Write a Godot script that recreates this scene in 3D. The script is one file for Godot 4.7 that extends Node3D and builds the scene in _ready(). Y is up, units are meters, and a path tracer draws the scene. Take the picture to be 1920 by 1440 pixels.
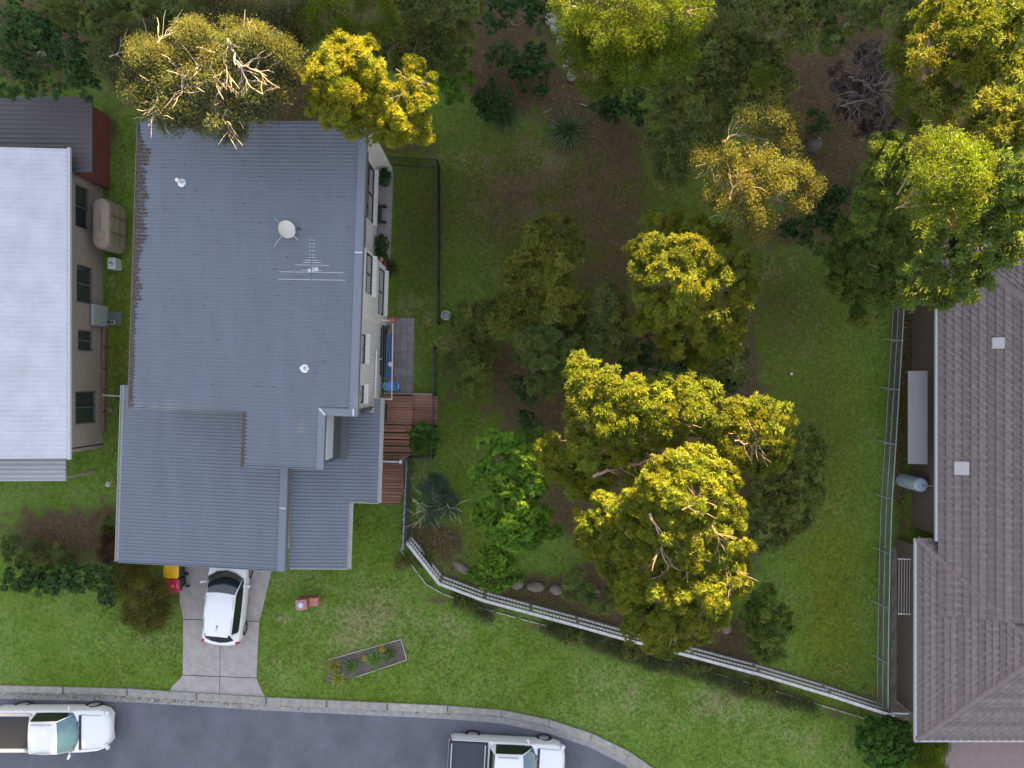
extends Node3D

# ---------------------------------------------------------------- measures
const CAM_H := 36.0          # camera height above the lawn
const FOC := 1512.0          # focal length in photograph pixels
const SUN_AZ := Vector2(0.30, -0.95)   # horizontal direction towards the sun (x, z)
const SUN_EL := 17.0

var rng := RandomNumberGenerator.new()
var taken := {}
var n_sprays := 0
var n_tris := 0
var mats := {}
var tex := {}


class G:
	var v := PackedVector3Array()
	var n := PackedVector3Array()
	var u := PackedVector2Array()

	func auto_uv(p: Vector3, nn: Vector3) -> Vector2:
		var a := nn.abs()
		if a.y >= a.x and a.y >= a.z:
			return Vector2(p.x, p.z)
		if a.x >= a.z:
			return Vector2(p.z, -p.y)
		return Vector2(p.x, -p.y)

	func tri(a: Vector3, b: Vector3, c: Vector3, hint: Vector3) -> void:
		var nn := (a - c).cross(a - b)
		if nn.length_squared() < 1e-14:
			return
		if nn.dot(hint) < 0.0:
			var t := b
			b = c
			c = t
			nn = -nn
		nn = nn.normalized()
		for p in [a, b, c]:
			v.push_back(p)
			n.push_back(nn)
			u.push_back(auto_uv(p, nn))

	func tri_s(a: Vector3, b: Vector3, c: Vector3, na: Vector3, nb: Vector3, nc: Vector3) -> void:
		var nn := (a - c).cross(a - b)
		if nn.length_squared() < 1e-16:
			return
		if nn.dot(na + nb + nc) < 0.0:
			var t := b
			b = c
			c = t
			t = nb
			nb = nc
			nc = t
			nn = -nn
		nn = nn.normalized()
		v.append_array([a, b, c])
		n.append_array([na, nb, nc])
		u.append_array([auto_uv(a, nn), auto_uv(b, nn), auto_uv(c, nn)])

	func quad(a: Vector3, b: Vector3, c: Vector3, d: Vector3, hint: Vector3) -> void:
		tri(a, b, c, hint)
		tri(a, c, d, hint)

	func box(c: Vector3, s: Vector3, bs := Basis()) -> void:
		var h := s * 0.5
		for ax in 3:
			for sg in [-1.0, 1.0]:
				var nrm := Vector3.ZERO
				nrm[ax] = sg
				var e1 := Vector3.ZERO
				e1[(ax + 1) % 3] = h[(ax + 1) % 3]
				var e2 := Vector3.ZERO
				e2[(ax + 2) % 3] = h[(ax + 2) % 3]
				var m := Vector3.ZERO
				m[ax] = sg * h[ax]
				quad(c + bs * (m - e1 - e2), c + bs * (m + e1 - e2), c + bs * (m + e1 + e2), c + bs * (m - e1 + e2), bs * nrm)

	# box with chamfered top and side edges
	func cbox(c: Vector3, s: Vector3, k: float, bs := Basis()) -> void:
		var h := s * 0.5
		var ring := func(y: float, ins: float) -> Array:
			var a: float = h.x - ins
			var b: float = h.z - ins
			var q: float = k
			return [Vector3(a, y, b - q), Vector3(a - q, y, b), Vector3(-a + q, y, b), Vector3(-a, y, b - q), Vector3(-a, y, -b + q), Vector3(-a + q, y, -b), Vector3(a - q, y, -b), Vector3(a, y, -b + q)]
		var rings := [ring.call(-h.y, 0.0), ring.call(h.y - k, 0.0), ring.call(h.y, k)]
		for r in 2:
			for i in 8:
				var j := (i + 1) % 8
				var a: Vector3 = rings[r][i]
				var b: Vector3 = rings[r][j]
				var d: Vector3 = rings[r + 1][i]
				var e: Vector3 = rings[r + 1][j]
				var mid := (a + b + d + e) * 0.25
				quad(c + bs * a, c + bs * b, c + bs * e, c + bs * d, bs * Vector3(mid.x, 0.3 * float(r), mid.z))
		for i in range(1, 7):
			tri(c + bs * rings[2][0], c + bs * rings[2][i], c + bs * rings[2][i + 1], bs * Vector3.UP)
			tri(c + bs * rings[0][0], c + bs * rings[0][i], c + bs * rings[0][i + 1], bs * Vector3.DOWN)

	func beam(a: Vector3, b: Vector3, w: float, h: float) -> void:
		var f := (b - a).normalized()
		var up := Vector3.UP if absf(f.y) < 0.95 else Vector3.RIGHT
		var r := f.cross(up).normalized()
		up = r.cross(f)
		box((a + b) * 0.5, Vector3(w, h, (b - a).length()), Basis(r, up, -f))

	func tube(pts: Array, radii: Array, sides := 6, cap := true) -> void:
		var rings := []
		var norms := []
		var f := Vector3.ZERO
		var side := Vector3.ZERO
		for i in pts.size():
			var a: Vector3 = pts[maxi(i - 1, 0)]
			var b: Vector3 = pts[mini(i + 1, pts.size() - 1)]
			f = (b - a).normalized()
			if side == Vector3.ZERO:
				side = f.cross(Vector3.UP if absf(f.y) < 0.9 else Vector3.RIGHT).normalized()
			else:
				side = (side - f * side.dot(f)).normalized()
			var up := f.cross(side)
			var rr := PackedVector3Array()
			var nn := PackedVector3Array()
			for k in sides:
				var t := TAU * k / sides
				var d := side * cos(t) + up * sin(t)
				nn.push_back(d)
				rr.push_back(pts[i] + d * float(radii[i]))
			rings.push_back(rr)
			norms.push_back(nn)
		for i in pts.size() - 1:
			for k in sides:
				var j := (k + 1) % sides
				tri_s(rings[i][k], rings[i][j], rings[i + 1][j], norms[i][k], norms[i][j], norms[i][j])
				tri_s(rings[i][k], rings[i + 1][j], rings[i + 1][k], norms[i][k], norms[i][j], norms[i][k])
		if cap:
			for e in [0, pts.size() - 1]:
				var dir: Vector3 = (pts[0] - pts[1]) if e == 0 else (pts[e] - pts[e - 1])
				for k in range(1, sides - 1):
					tri(rings[e][0], rings[e][k], rings[e][k + 1], dir)

	func lathe(c: Vector3, prof: Array, sides := 16, bs := Basis(), inward := false) -> void:
		for i in prof.size() - 1:
			var p: Vector2 = prof[i]
			var q: Vector2 = prof[i + 1]
			var d := q - p
			var nr := Vector2(d.y, -d.x).normalized()   # outward for a profile that runs upwards
			if inward:
				nr = -nr
			for k in sides:
				var t0 := TAU * k / sides
				var t1 := TAU * (k + 1) / sides
				var a := bs * Vector3(p.x * cos(t0), p.y, p.x * sin(t0))
				var b := bs * Vector3(p.x * cos(t1), p.y, p.x * sin(t1))
				var e := bs * Vector3(q.x * cos(t1), q.y, q.x * sin(t1))
				var f := bs * Vector3(q.x * cos(t0), q.y, q.x * sin(t0))
				var n0 := bs * Vector3(nr.x * cos(t0), nr.y, nr.x * sin(t0))
				var n1 := bs * Vector3(nr.x * cos(t1), nr.y, nr.x * sin(t1))
				tri_s(c + a, c + b, c + e, n0, n1, n1)
				tri_s(c + a, c + e, c + f, n0, n1, n0)

	func prism(poly: PackedVector2Array, y0: float, y1: float) -> void:
		var ix := Geometry2D.triangulate_polygon(poly)
		var cc := Vector2.ZERO
		for p in poly:
			cc += p / poly.size()
		for i in range(0, ix.size(), 3):
			var a := poly[ix[i]]
			var b := poly[ix[i + 1]]
			var c := poly[ix[i + 2]]
			tri(Vector3(a.x, y1, a.y), Vector3(b.x, y1, b.y), Vector3(c.x, y1, c.y), Vector3.UP)
		if y1 - y0 < 1e-5:
			return
		var turn := 1.0 if Geometry2D.is_polygon_clockwise(poly) else -1.0
		for i in poly.size():
			var a := poly[i]
			var b := poly[(i + 1) % poly.size()]
			var d := b - a
			var o := Vector3(-d.y, 0, d.x) * turn
			quad(Vector3(a.x, y0, a.y), Vector3(b.x, y0, b.y), Vector3(b.x, y1, b.y), Vector3(a.x, y1, a.y), o)

	# a grid of points with smooth normals; pick says which cells belong to this mesh
	func grid(rows: Array, out_from: Vector3, pick = null, inward := false) -> void:
		var nr := rows.size()
		var nc: int = rows[0].size()
		var nm := []
		for i in nr:
			var line := PackedVector3Array()
			for j in nc:
				var p: Vector3 = rows[i][j]
				var di: Vector3 = rows[mini(i + 1, nr - 1)][j] - rows[maxi(i - 1, 0)][j]
				var dj: Vector3 = rows[i][mini(j + 1, nc - 1)] - rows[i][maxi(j - 1, 0)]
				var k := di.cross(dj)
				if (k.dot(p - out_from) < 0.0) != inward:
					k = -k
				line.push_back(k.normalized() if k.length_squared() > 1e-12 else ((p - out_from).normalized() * (-1.0 if inward else 1.0)))
			nm.push_back(line)
		for i in nr - 1:
			for j in nc - 1:
				if pick != null and not pick.call(i, j):
					continue
				tri_s(rows[i][j], rows[i][j + 1], rows[i + 1][j + 1], nm[i][j], nm[i][j + 1], nm[i + 1][j + 1])
				tri_s(rows[i][j], rows[i + 1][j + 1], rows[i + 1][j], nm[i][j], nm[i + 1][j + 1], nm[i + 1][j])

	# an uneven stone
	func rock(c: Vector3, r: Vector3, seed_: int) -> void:
		var rg := RandomNumberGenerator.new()
		rg.seed = seed_
		var rows := []
		var amp := []
		for k in 5:
			amp.push_back(Vector3(rg.randf_range(-1, 1), rg.randf_range(-1, 1), rg.randf_range(-1, 1)).normalized())
		for i in 8:
			var line := []
			var ph := PI * i / 7.0
			for j in 13:
				var th := TAU * (j % 12) / 12.0
				var d := Vector3(sin(ph) * cos(th), cos(ph), sin(ph) * sin(th))
				var q := 1.0
				for a in amp:
					q -= 0.16 * maxf(0.0, d.dot(a) - 0.35) * 2.0
				line.push_back(c + d * q * r)
			rows.push_back(line)
		grid(rows, c)

	func mesh() -> ArrayMesh:
		var m := ArrayMesh.new()
		if v.is_empty():
			return m
		var a := []
		a.resize(Mesh.ARRAY_MAX)
		a[Mesh.ARRAY_VERTEX] = v
		a[Mesh.ARRAY_NORMAL] = n
		a[Mesh.ARRAY_TEX_UV] = u
		m.add_surface_from_arrays(Mesh.PRIMITIVE_TRIANGLES, a)
		return m


# ---------------------------------------------------------------- helpers
func at(px: float, py: float, y := 0.0) -> Vector3:
	var s := (CAM_H - y) / FOC
	return Vector3((px - 960.0) * s, y, (py - 720.0) * s)


func numbered(called: String, parent: Node) -> String:
	var key := str(parent.get_instance_id()) + called
	var k: int = taken.get(key, -1) + 1
	taken[key] = k
	return called if k == 0 else "%s_%03d" % [called, k]


func tag(o: Node, label: String, category: String, group := "") -> void:
	o.set_meta("label", label)
	o.set_meta("category", category)
	if group:
		o.set_meta("group", group)


func thing(called: String, label: String, category: String, where := Vector3.ZERO, turn := 0.0, group := "") -> Node3D:
	var o := Node3D.new()
	o.name = numbered(called, self)
	add_child(o, true)
	o.position = where
	o.rotation.y = turn
	tag(o, label, category, group)
	return o


func part(called: String, g, m: Material, parent: Node = self) -> MeshInstance3D:
	var o := MeshInstance3D.new()
	o.name = numbered(called, parent)
	o.mesh = g.mesh() if g is G else g
	o.material_override = m
	parent.add_child(o, true)
	return o


func struct(called: String, g, m: Material) -> MeshInstance3D:
	var o := part(called, g, m)
	o.set_meta("kind", "structure")
	return o


func copies(called: String, mesh: Mesh, m: Material, xf: Array, cols: Array, parent: Node) -> MultiMeshInstance3D:
	var mm := MultiMesh.new()
	mm.transform_format = MultiMesh.TRANSFORM_3D
	mm.use_colors = true
	mm.mesh = mesh
	mm.instance_count = xf.size()
	for i in xf.size():
		mm.set_instance_transform(i, xf[i])
		mm.set_instance_color(i, cols[i])
	var o := MultiMeshInstance3D.new()
	o.name = numbered(called, parent)
	o.multimesh = mm
	o.material_override = m
	parent.add_child(o, true)
	return o


func lin(r: float, g: float, b: float) -> Color:
	return Color(r, g, b).linear_to_srgb()


func noise_tex(key: String, freq: float, lo: Color, hi: Color, oct := 4, size := 512, seed_ := 1, kind := FastNoiseLite.TYPE_SIMPLEX_SMOOTH, mid := Color(0, 0, 0, 0)) -> NoiseTexture2D:
	if tex.has(key):
		return tex[key]
	var f := FastNoiseLite.new()
	f.noise_type = kind
	f.frequency = freq
	f.fractal_octaves = oct
	f.fractal_gain = 0.6
	f.seed = seed_
	var t := NoiseTexture2D.new()
	t.width = size
	t.height = size
	t.seamless = true
	t.noise = f
	var ramp := Gradient.new()
	ramp.set_color(0, lo)
	ramp.set_color(1, hi)
	if mid.a > 0.0:
		ramp.add_point(0.5, mid)
	t.color_ramp = ramp
	tex[key] = t
	return t


# plain material; with spread it gets world-space mottling in its own colour
func mat(key: String, c: Color, rough := 0.8, metal := 0.0, spread := 0.0, tile := 2.0, bump := 0.0) -> StandardMaterial3D:
	if mats.has(key):
		return mats[key]
	var m := StandardMaterial3D.new()
	m.resource_name = key
	m.roughness = rough
	m.metallic = metal
	if spread > 0.0:
		var lo := lin(c.r * (1.0 - spread), c.g * (1.0 - spread), c.b * (1.0 - spread))
		var hi := lin(minf(c.r * (1.0 + spread), 0.95), minf(c.g * (1.0 + spread), 0.95), minf(c.b * (1.0 + spread), 0.95))
		m.albedo_texture = noise_tex("mottle_" + key, 0.012, lo, hi, 6, 256, hash(key) % 1000)
		m.uv1_triplanar = true
		m.uv1_world_triplanar = true
		m.uv1_scale = Vector3.ONE / tile
	else:
		m.albedo_color = lin(c.r, c.g, c.b)
	if bump > 0.0:
		m.normal_enabled = true
		m.normal_scale = bump
		var f := FastNoiseLite.new()
		f.frequency = 0.05
		f.fractal_octaves = 4
		if not tex.has("bump"):
			var t := NoiseTexture2D.new()
			t.width = 256
			t.height = 256
			t.seamless = true
			t.as_normal_map = true
			t.bump_strength = 6.0
			t.noise = f
			tex["bump"] = t
		m.normal_texture = tex["bump"]
		m.uv1_triplanar = true
		m.uv1_world_triplanar = true
		m.uv1_scale = Vector3.ONE / tile
	mats[key] = m
	return m


func glass(key: String, c: Color) -> StandardMaterial3D:
	var m := mat(key, c, 0.06, 0.0)
	m.metallic_specular = 0.7
	return m


func leaf_mat(key: String, tintback: Color, rough := 0.5) -> StandardMaterial3D:
	if mats.has(key):
		return mats[key]
	var m := StandardMaterial3D.new()
	m.resource_name = key
	m.vertex_color_use_as_albedo = true
	m.albedo_color = Color.WHITE
	m.roughness = rough
	m.metallic_specular = 0.28
	m.backlight_enabled = true
	m.backlight = tintback
	m.cull_mode = BaseMaterial3D.CULL_DISABLED
	mats[key] = m
	return m


func rv(a: float) -> Vector3:
	return Vector3(rng.randf_range(-a, a), rng.randf_range(-a, a), rng.randf_range(-a, a))


func rdir() -> Vector3:
	var z := rng.randf_range(-1.0, 1.0)
	var t := rng.randf() * TAU
	var r := sqrt(1.0 - z * z)
	return Vector3(r * cos(t), z, r * sin(t))


# ---------------------------------------------------------------- foliage
# one leaf: a folded lens, base at p, along d, up side near w
func add_leaf(g: G, p: Vector3, d: Vector3, w: Vector3, length: float, width: float) -> void:
	var s := d.cross(w).normalized()
	var up := s.cross(d).normalized()
	var m := p + d * length * 0.45 - up * width * 0.15
	var tip := p + d * length - up * length * 0.12
	var a := m + s * width * 0.5 + up * width * 0.2
	var b := m - s * width * 0.5 + up * width * 0.2
	g.tri(p, a, tip, up)
	g.tri(p, tip, b, up)


# a spray of rosettes or of fine needles within about radius 1 (scaled later)
func spray(kind: String, seed_: int) -> ArrayMesh:
	var rg := RandomNumberGenerator.new()
	rg.seed = seed_
	var g := G.new()
	var rd := func() -> Vector3:
		var z := rg.randf_range(-1.0, 1.0)
		var t := rg.randf() * TAU
		return Vector3(sqrt(1 - z * z) * cos(t), z, sqrt(1 - z * z) * sin(t))
	if kind == "lance":
		for k in 4:
			var c: Vector3 = rd.call() * rg.randf_range(0.2, 0.62)
			c.y = c.y * 0.6
			var ax: Vector3 = (Vector3.UP * 0.8 + c * 0.9 + rd.call() * 0.35).normalized()
			var s := ax.cross(Vector3.RIGHT if absf(ax.x) < 0.8 else Vector3.FORWARD).normalized()
			for i in 9:
				var t := i * 2.4 + rg.randf()
				var lift := rg.randf_range(-0.15, 0.75)
				var d := (s.rotated(ax, t) + ax * lift).normalized()
				add_leaf(g, c, d, ax, rg.randf_range(0.45, 0.75), rg.randf_range(0.12, 0.19))
	elif kind == "broad":
		for k in 5:
			var c: Vector3 = rd.call() * rg.randf_range(0.2, 0.7)
			c.y *= 0.6
			var ax: Vector3 = (Vector3.UP * 0.8 + c * 0.8 + rd.call() * 0.4).normalized()
			var s := ax.cross(Vector3.RIGHT if absf(ax.x) < 0.8 else Vector3.FORWARD).normalized()
			for i in 6:
				var d := (s.rotated(ax, i * 2.4 + rg.randf()) + ax * rg.randf_range(-0.3, 0.5)).normalized()
				add_leaf(g, c, d, ax, rg.randf_range(0.34, 0.52), rg.randf_range(0.2, 0.3))
	elif kind == "small":
		for i in 44:
			var c: Vector3 = rd.call() * pow(rg.randf(), 0.4)
			c.y *= 0.65
			var d: Vector3 = (c + rd.call() * 0.8).normalized()
			add_leaf(g, c, d, (Vector3.UP + rd.call() * 0.7).normalized(), rg.randf_range(0.22, 0.36), rg.randf_range(0.09, 0.15))
	elif kind == "hang":
		for i in 40:
			var c: Vector3 = rd.call() * pow(rg.randf(), 0.45)
			c.y *= 0.6
			var d: Vector3 = (c * 0.6 + rd.call() * 0.7 + Vector3.DOWN * 0.35).normalized()
			add_leaf(g, c, d, (Vector3.UP * 0.7 + rd.call()).normalized(), rg.randf_range(0.3, 0.55), rg.randf_range(0.07, 0.11))
	elif kind == "fine":
		for k in 6:
			var c: Vector3 = rd.call() * rg.randf_range(0.1, 0.6)
			c.y *= 0.6
			for i in 8:
				var d: Vector3 = (c * 0.9 + rd.call() * Vector3(0.8, 0.5, 0.8)).normalized()
				add_leaf(g, c, d, (Vector3.UP + rd.call() * 0.6).normalized(), rg.randf_range(0.35, 0.62), rg.randf_range(0.095, 0.14))
	elif kind == "blade":
		for i in 26:
			var t := i * 2.4
			var el := rg.randf_range(0.15, 1.25)
			var d := Vector3(cos(t) * cos(el), sin(el), sin(t) * cos(el))
			var l := rg.randf_range(0.75, 1.05)
			var wd := 0.07
			var s := d.cross(Vector3.UP).normalized() * wd * 0.5
			var mid := d * l * 0.55
			var tip := d * l + Vector3.DOWN * l * rg.randf_range(0.12, 0.4) * cos(el)
			g.quad(-s * 0.7, s * 0.7, mid + s, mid - s, Vector3.UP)
			g.tri(mid - s, mid + s, tip, Vector3.UP)
	return g.mesh()


# many copies of one spray, joined into a crown with a tone for each copy
func leafy(one: ArrayMesh, xf: Array, co: Array) -> ArrayMesh:
	var src := one.surface_get_arrays(0)
	var sv: PackedVector3Array = src[Mesh.ARRAY_VERTEX]
	var sn: PackedVector3Array = src[Mesh.ARRAY_NORMAL]
	var v := PackedVector3Array()
	var n := PackedVector3Array()
	var c := PackedColorArray()
	var one_c := PackedColorArray()
	one_c.resize(sv.size())
	for i in xf.size():
		var t: Transform3D = xf[i]
		v.append_array(t * sv)
		n.append_array(Transform3D(t.basis.orthonormalized(), Vector3.ZERO) * sn)
		one_c.fill(co[i])
		c.append_array(one_c)
	n_tris += v.size() / 3
	var a := []
	a.resize(Mesh.ARRAY_MAX)
	a[Mesh.ARRAY_VERTEX] = v
	a[Mesh.ARRAY_NORMAL] = n
	a[Mesh.ARRAY_COLOR] = c
	var m := ArrayMesh.new()
	m.add_surface_from_arrays(Mesh.PRIMITIVE_TRIANGLES, a)
	return m


var sprays := {}

func spray_of(kind: String, k: int) -> ArrayMesh:
	var key := kind + str(k)
	if not sprays.has(key):
		sprays[key] = spray(kind, hash(key) % 10000)
	return sprays[key]


# species: kind of spray, size of spray in m, sprays per square metre, colour (linear), spread of tone, bark colour
var species := {}

func define_species() -> void:
	species = {
		"yellow_gum": {"kind": "lance", "size": 0.239, "dens": 38.8, "col": Color(0.145, 0.172, 0.018), "var": 0.28, "bark": Color(0.30, 0.21, 0.16)},
		"orange_gum": {"kind": "small", "size": 0.228, "dens": 26.2, "col": Color(0.165, 0.166, 0.046), "var": 0.3, "bark": Color(0.30, 0.22, 0.17)},
		"pale_gum": {"kind": "hang", "size": 0.274, "dens": 34.3, "col": Color(0.135, 0.148, 0.066), "var": 0.35, "bark": Color(0.48, 0.41, 0.36)},
		"wattle": {"kind": "lance", "size": 0.200, "dens": 46.9, "col": Color(0.205, 0.220, 0.018), "var": 0.25, "bark": Color(0.2, 0.16, 0.12)},
		"round_tree": {"kind": "lance", "size": 0.206, "dens": 44.9, "col": Color(0.155, 0.178, 0.020), "var": 0.3, "bark": Color(0.2, 0.15, 0.11)},
		"lime_tree": {"kind": "hang", "size": 0.250, "dens": 26.5, "col": Color(0.130, 0.180, 0.018), "var": 0.35, "bark": Color(0.25, 0.2, 0.15)},
		"bright_green": {"kind": "broad", "size": 0.243, "dens": 33.0, "col": Color(0.112, 0.220, 0.024), "var": 0.35, "bark": Color(0.16, 0.12, 0.09)},
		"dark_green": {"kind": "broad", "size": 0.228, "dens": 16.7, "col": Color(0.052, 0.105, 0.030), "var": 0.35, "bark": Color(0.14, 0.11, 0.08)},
		"mid_green": {"kind": "lance", "size": 0.234, "dens": 28.5, "col": Color(0.130, 0.172, 0.046), "var": 0.35, "bark": Color(0.15, 0.12, 0.09)},
		"right_green": {"kind": "lance", "size": 0.255, "dens": 23.6, "col": Color(0.108, 0.158, 0.030), "var": 0.4, "bark": Color(0.16, 0.12, 0.09)},
		"olive": {"kind": "fine", "size": 0.3, "dens": 24, "col": Color(0.170, 0.188, 0.034), "var": 0.35, "bark": Color(0.14, 0.1, 0.08)},
		"sheoak": {"kind": "fine", "size": 0.34, "dens": 20, "col": Color(0.155, 0.185, 0.054), "var": 0.3, "bark": Color(0.15, 0.12, 0.1)},
		"grey_green": {"kind": "hang", "size": 0.25, "dens": 24.0, "col": Color(0.080, 0.125, 0.090), "var": 0.25, "bark": Color(0.5, 0.43, 0.34)},
		"pale_feather": {"kind": "fine", "size": 0.3, "dens": 19, "col": Color(0.165, 0.200, 0.050), "var": 0.4, "bark": Color(0.15, 0.12, 0.1)},
		"brown_bush": {"kind": "small", "size": 0.20, "dens": 34, "col": Color(0.105, 0.108, 0.022), "var": 0.4, "bark": Color(0.12, 0.09, 0.06)},
		"glossy": {"kind": "broad", "size": 0.28, "dens": 26.0, "col": Color(0.055, 0.130, 0.020), "var": 0.4, "bark": Color(0.14, 0.11, 0.08)},
		"low_dark": {"kind": "small", "size": 0.24, "dens": 20, "col": Color(0.090, 0.112, 0.045), "var": 0.4, "bark": Color(0.12, 0.09, 0.07)},
		"red_leaf": {"kind": "small", "size": 0.2, "dens": 30.0, "col": Color(0.050, 0.030, 0.014), "var": 0.4, "bark": Color(0.12, 0.09, 0.07)},
	}


# lobes: [px, py, radius in px, height of its top]; limbs: [[px, py, y], ...] with a radius in front
func tree(called: String, label: String, category: String, sp_name: String, base: Vector2, lobes: Array, limbs := [], group := "", dens_k := 1.0) -> Node3D:
	var sp: Dictionary = species[sp_name]
	rng.seed = hash(label)
	var foot := at(base.x, base.y, 0.0)
	var mid := Vector3.ZERO   # the trunk stands under its crown
	for l in lobes:
		mid += at(l[0], l[1], l[3] * 0.8) / lobes.size()
	foot = foot.lerp(Vector3(mid.x, 0, mid.z), 0.08)
	var root := thing(called, label, category, foot, 0.0, group)
	var cs := []
	var rs := []
	var low := 1e9
	for l in lobes:
		var yt: float = l[3]
		var r: float = l[2] * 1.17 * (CAM_H - yt) / FOC
		var ry := minf(r * 0.8, yt * 0.5)
		var c := at(l[0], l[1], yt - ry * 0.6)
		c.y = yt - ry
		cs.push_back(c)
		rs.push_back(Vector3(r, ry, r))
		low = minf(low, c.y)
	# crown
	var xf := []
	var co := []
	var base_c: Color = sp.col
	var twigs := []
	for i in cs.size():
		var c: Vector3 = cs[i]
		var r: Vector3 = rs[i]
		var subs := 9 + int(r.x * 7.0)
		var lobe_tone: float = 1.0 + rng.randf_range(-0.5, 0.5) * sp.var
		var per := int(ceil(4.0 * PI * r.x * r.y * 0.62 * sp.dens * dens_k / subs))
		for k in subs:
			var d := rdir()
			if d.y < -0.25:
				d.y = absf(d.y)
			var q: Vector3 = c + d * r * rng.randf_range(0.6, 1.0)
			var hidden := false
			for j in cs.size():
				if j != i and ((q - cs[j]) / rs[j]).length() < 0.55:
					hidden = true
					break
			if hidden and rng.randf() < 0.8:
				continue
			if rng.randf() < 0.6:
				twigs.push_back([c, q])
			var tone: float = lobe_tone * (1.0 + rng.randf_range(-1.0, 1.0) * sp.var * 0.6)
			var hue := rng.randf_range(-0.12, 0.12)
			var sr := r.x * rng.randf_range(0.30, 0.46)
			for t in per:
				var e := rdir()
				var p := q + Vector3(e.x, e.y * 0.6, e.z) * sr * pow(rng.randf(), 0.45)
				if p.y < 0.06:
					continue
				var up := (Vector3.UP * 0.75 + (p - c).normalized() * 0.9 + rv(0.35)).normalized()
				var x := up.cross(Vector3(cos(float(t) * 1.7), 0.1, sin(float(t) * 1.7))).normalized()
				var s: float = sp.size * rng.randf_range(0.75, 1.25)
				xf.push_back(Transform3D(Basis(x, up, x.cross(up)).scaled_local(Vector3.ONE * s), p - foot))
				var tn: float = tone * (1.0 + rng.randf_range(-1.0, 1.0) * sp.var * 0.7)
				co.push_back(Color(clampf(base_c.r * tn * (1.0 + hue), 0.0, 0.6), clampf(base_c.g * tn, 0.0, 0.6), clampf(base_c.b * tn * (1.0 - hue), 0.0, 0.6)))
	var lm := leaf_mat("leaf", Color(0.95, 0.95, 0.55))
	# wood
	var g := G.new()
	var top := Vector3.ZERO
	for c in cs:
		top += c / cs.size()
	var tr: float = clampf(0.05 + 0.014 * cs.size(), 0.05, 0.19)
	var fork := foot.lerp(Vector3(top.x, top.y * 0.5, top.z), 0.6)
	fork.y = maxf(top.y * 0.4, 0.25)
	g.tube([foot + Vector3(0, -0.05, 0), foot.lerp(fork, 0.3) + rv(0.06), foot.lerp(fork, 0.7) + rv(0.08), fork], [tr * 1.35, tr * 1.05, tr * 0.9, tr * 0.75], 8)
	for i in cs.size():
		var c: Vector3 = cs[i]
		var m1 := fork.lerp(c, 0.4) + rv(0.18) + Vector3.DOWN * 0.1
		var m2 := fork.lerp(c, 0.75) + rv(0.2)
		var w := clampf(rs[i].x * 0.07, 0.02, tr * 0.6)
		g.tube([fork - (fork - foot) * 0.05, m1, m2, c], [minf(w * 1.1, tr * 0.5), minf(w, tr * 0.5), w * 0.75, w * 0.5], 5, false)
	for t in twigs:
		var a: Vector3 = t[0]
		var b: Vector3 = t[1]
		g.tube([a, a.lerp(b, 0.5) + rv(0.1), b], [0.022, 0.016, 0.008], 4, false)
	for l in limbs:
		var pts := []
		var rad := []
		for k in range(1, l.size()):
			var here := at(l[k][0], l[k][1], l[k][2] - 0.28) + rv(0.05)
			var w: float = l[0] * 0.52 * lerpf(1.0, 0.3, float(k - 1) / (l.size() - 2))
			if k > 1:   # crooked between the bends
				var from: Vector3 = pts[pts.size() - 1]
				var bend := (here - from).length() * 0.13
				pts.push_back(from.lerp(here, 0.36) + rv(bend))
				rad.push_back(w * 1.12)
				pts.push_back(from.lerp(here, 0.7) + rv(bend))
				rad.push_back(w * 1.06)
			pts.push_back(here)
			rad.push_back(w)
		g.tube(pts, rad, 6)
		for k in range(1, pts.size()):   # side twigs
			for z in 2:
				if rng.randf() < 0.45:
					continue
				var a: Vector3 = pts[k]
				var d: Vector3 = (pts[k] - pts[k - 1]).normalized().rotated(Vector3.UP, rng.randf_range(0.4, 1.1) * (1 if z == 0 else -1))
				var ln := rng.randf_range(0.25, 0.6)
				var e := a + d * ln + Vector3(0, rng.randf_range(-0.05, 0.12), 0)
				g.tube([a, a.lerp(e, 0.5) + rv(0.05), e], [rad[k] * 0.42, rad[k] * 0.28, 0.005], 4, false)
				var f2 := e + d.rotated(Vector3.UP, rng.randf_range(-0.8, 0.8)) * ln * 0.7
				g.tube([a.lerp(e, 0.5), a.lerp(f2, 0.7) + rv(0.05), f2], [rad[k] * 0.26, 0.009, 0.004], 4, false)
	for k in g.v.size():
		g.v[k] -= foot
	part("trunk" if category == "tree" else "stem", g, mat("bark_" + sp_name, sp.bark, 0.85, 0.0, 0.25, 0.6), root)
	var crown_name := "crown" if category == "tree" else "foliage"
	if xf.size() > 0:
		part(crown_name, leafy(spray_of(sp.kind, hash(label) % 3), xf, co), lm, root)
	n_sprays += xf.size()
	return root


# ---------------------------------------------------------------- ground
func px_poly(pts: Array, y := 0.0) -> PackedVector2Array:
	var out := PackedVector2Array()
	for p in pts:
		var q := at(p[0], p[1], y)
		out.push_back(Vector2(q.x, q.z))
	return out


const TX0 := -160.0
const TY0 := -140.0
const TSTEP := 1.6

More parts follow.
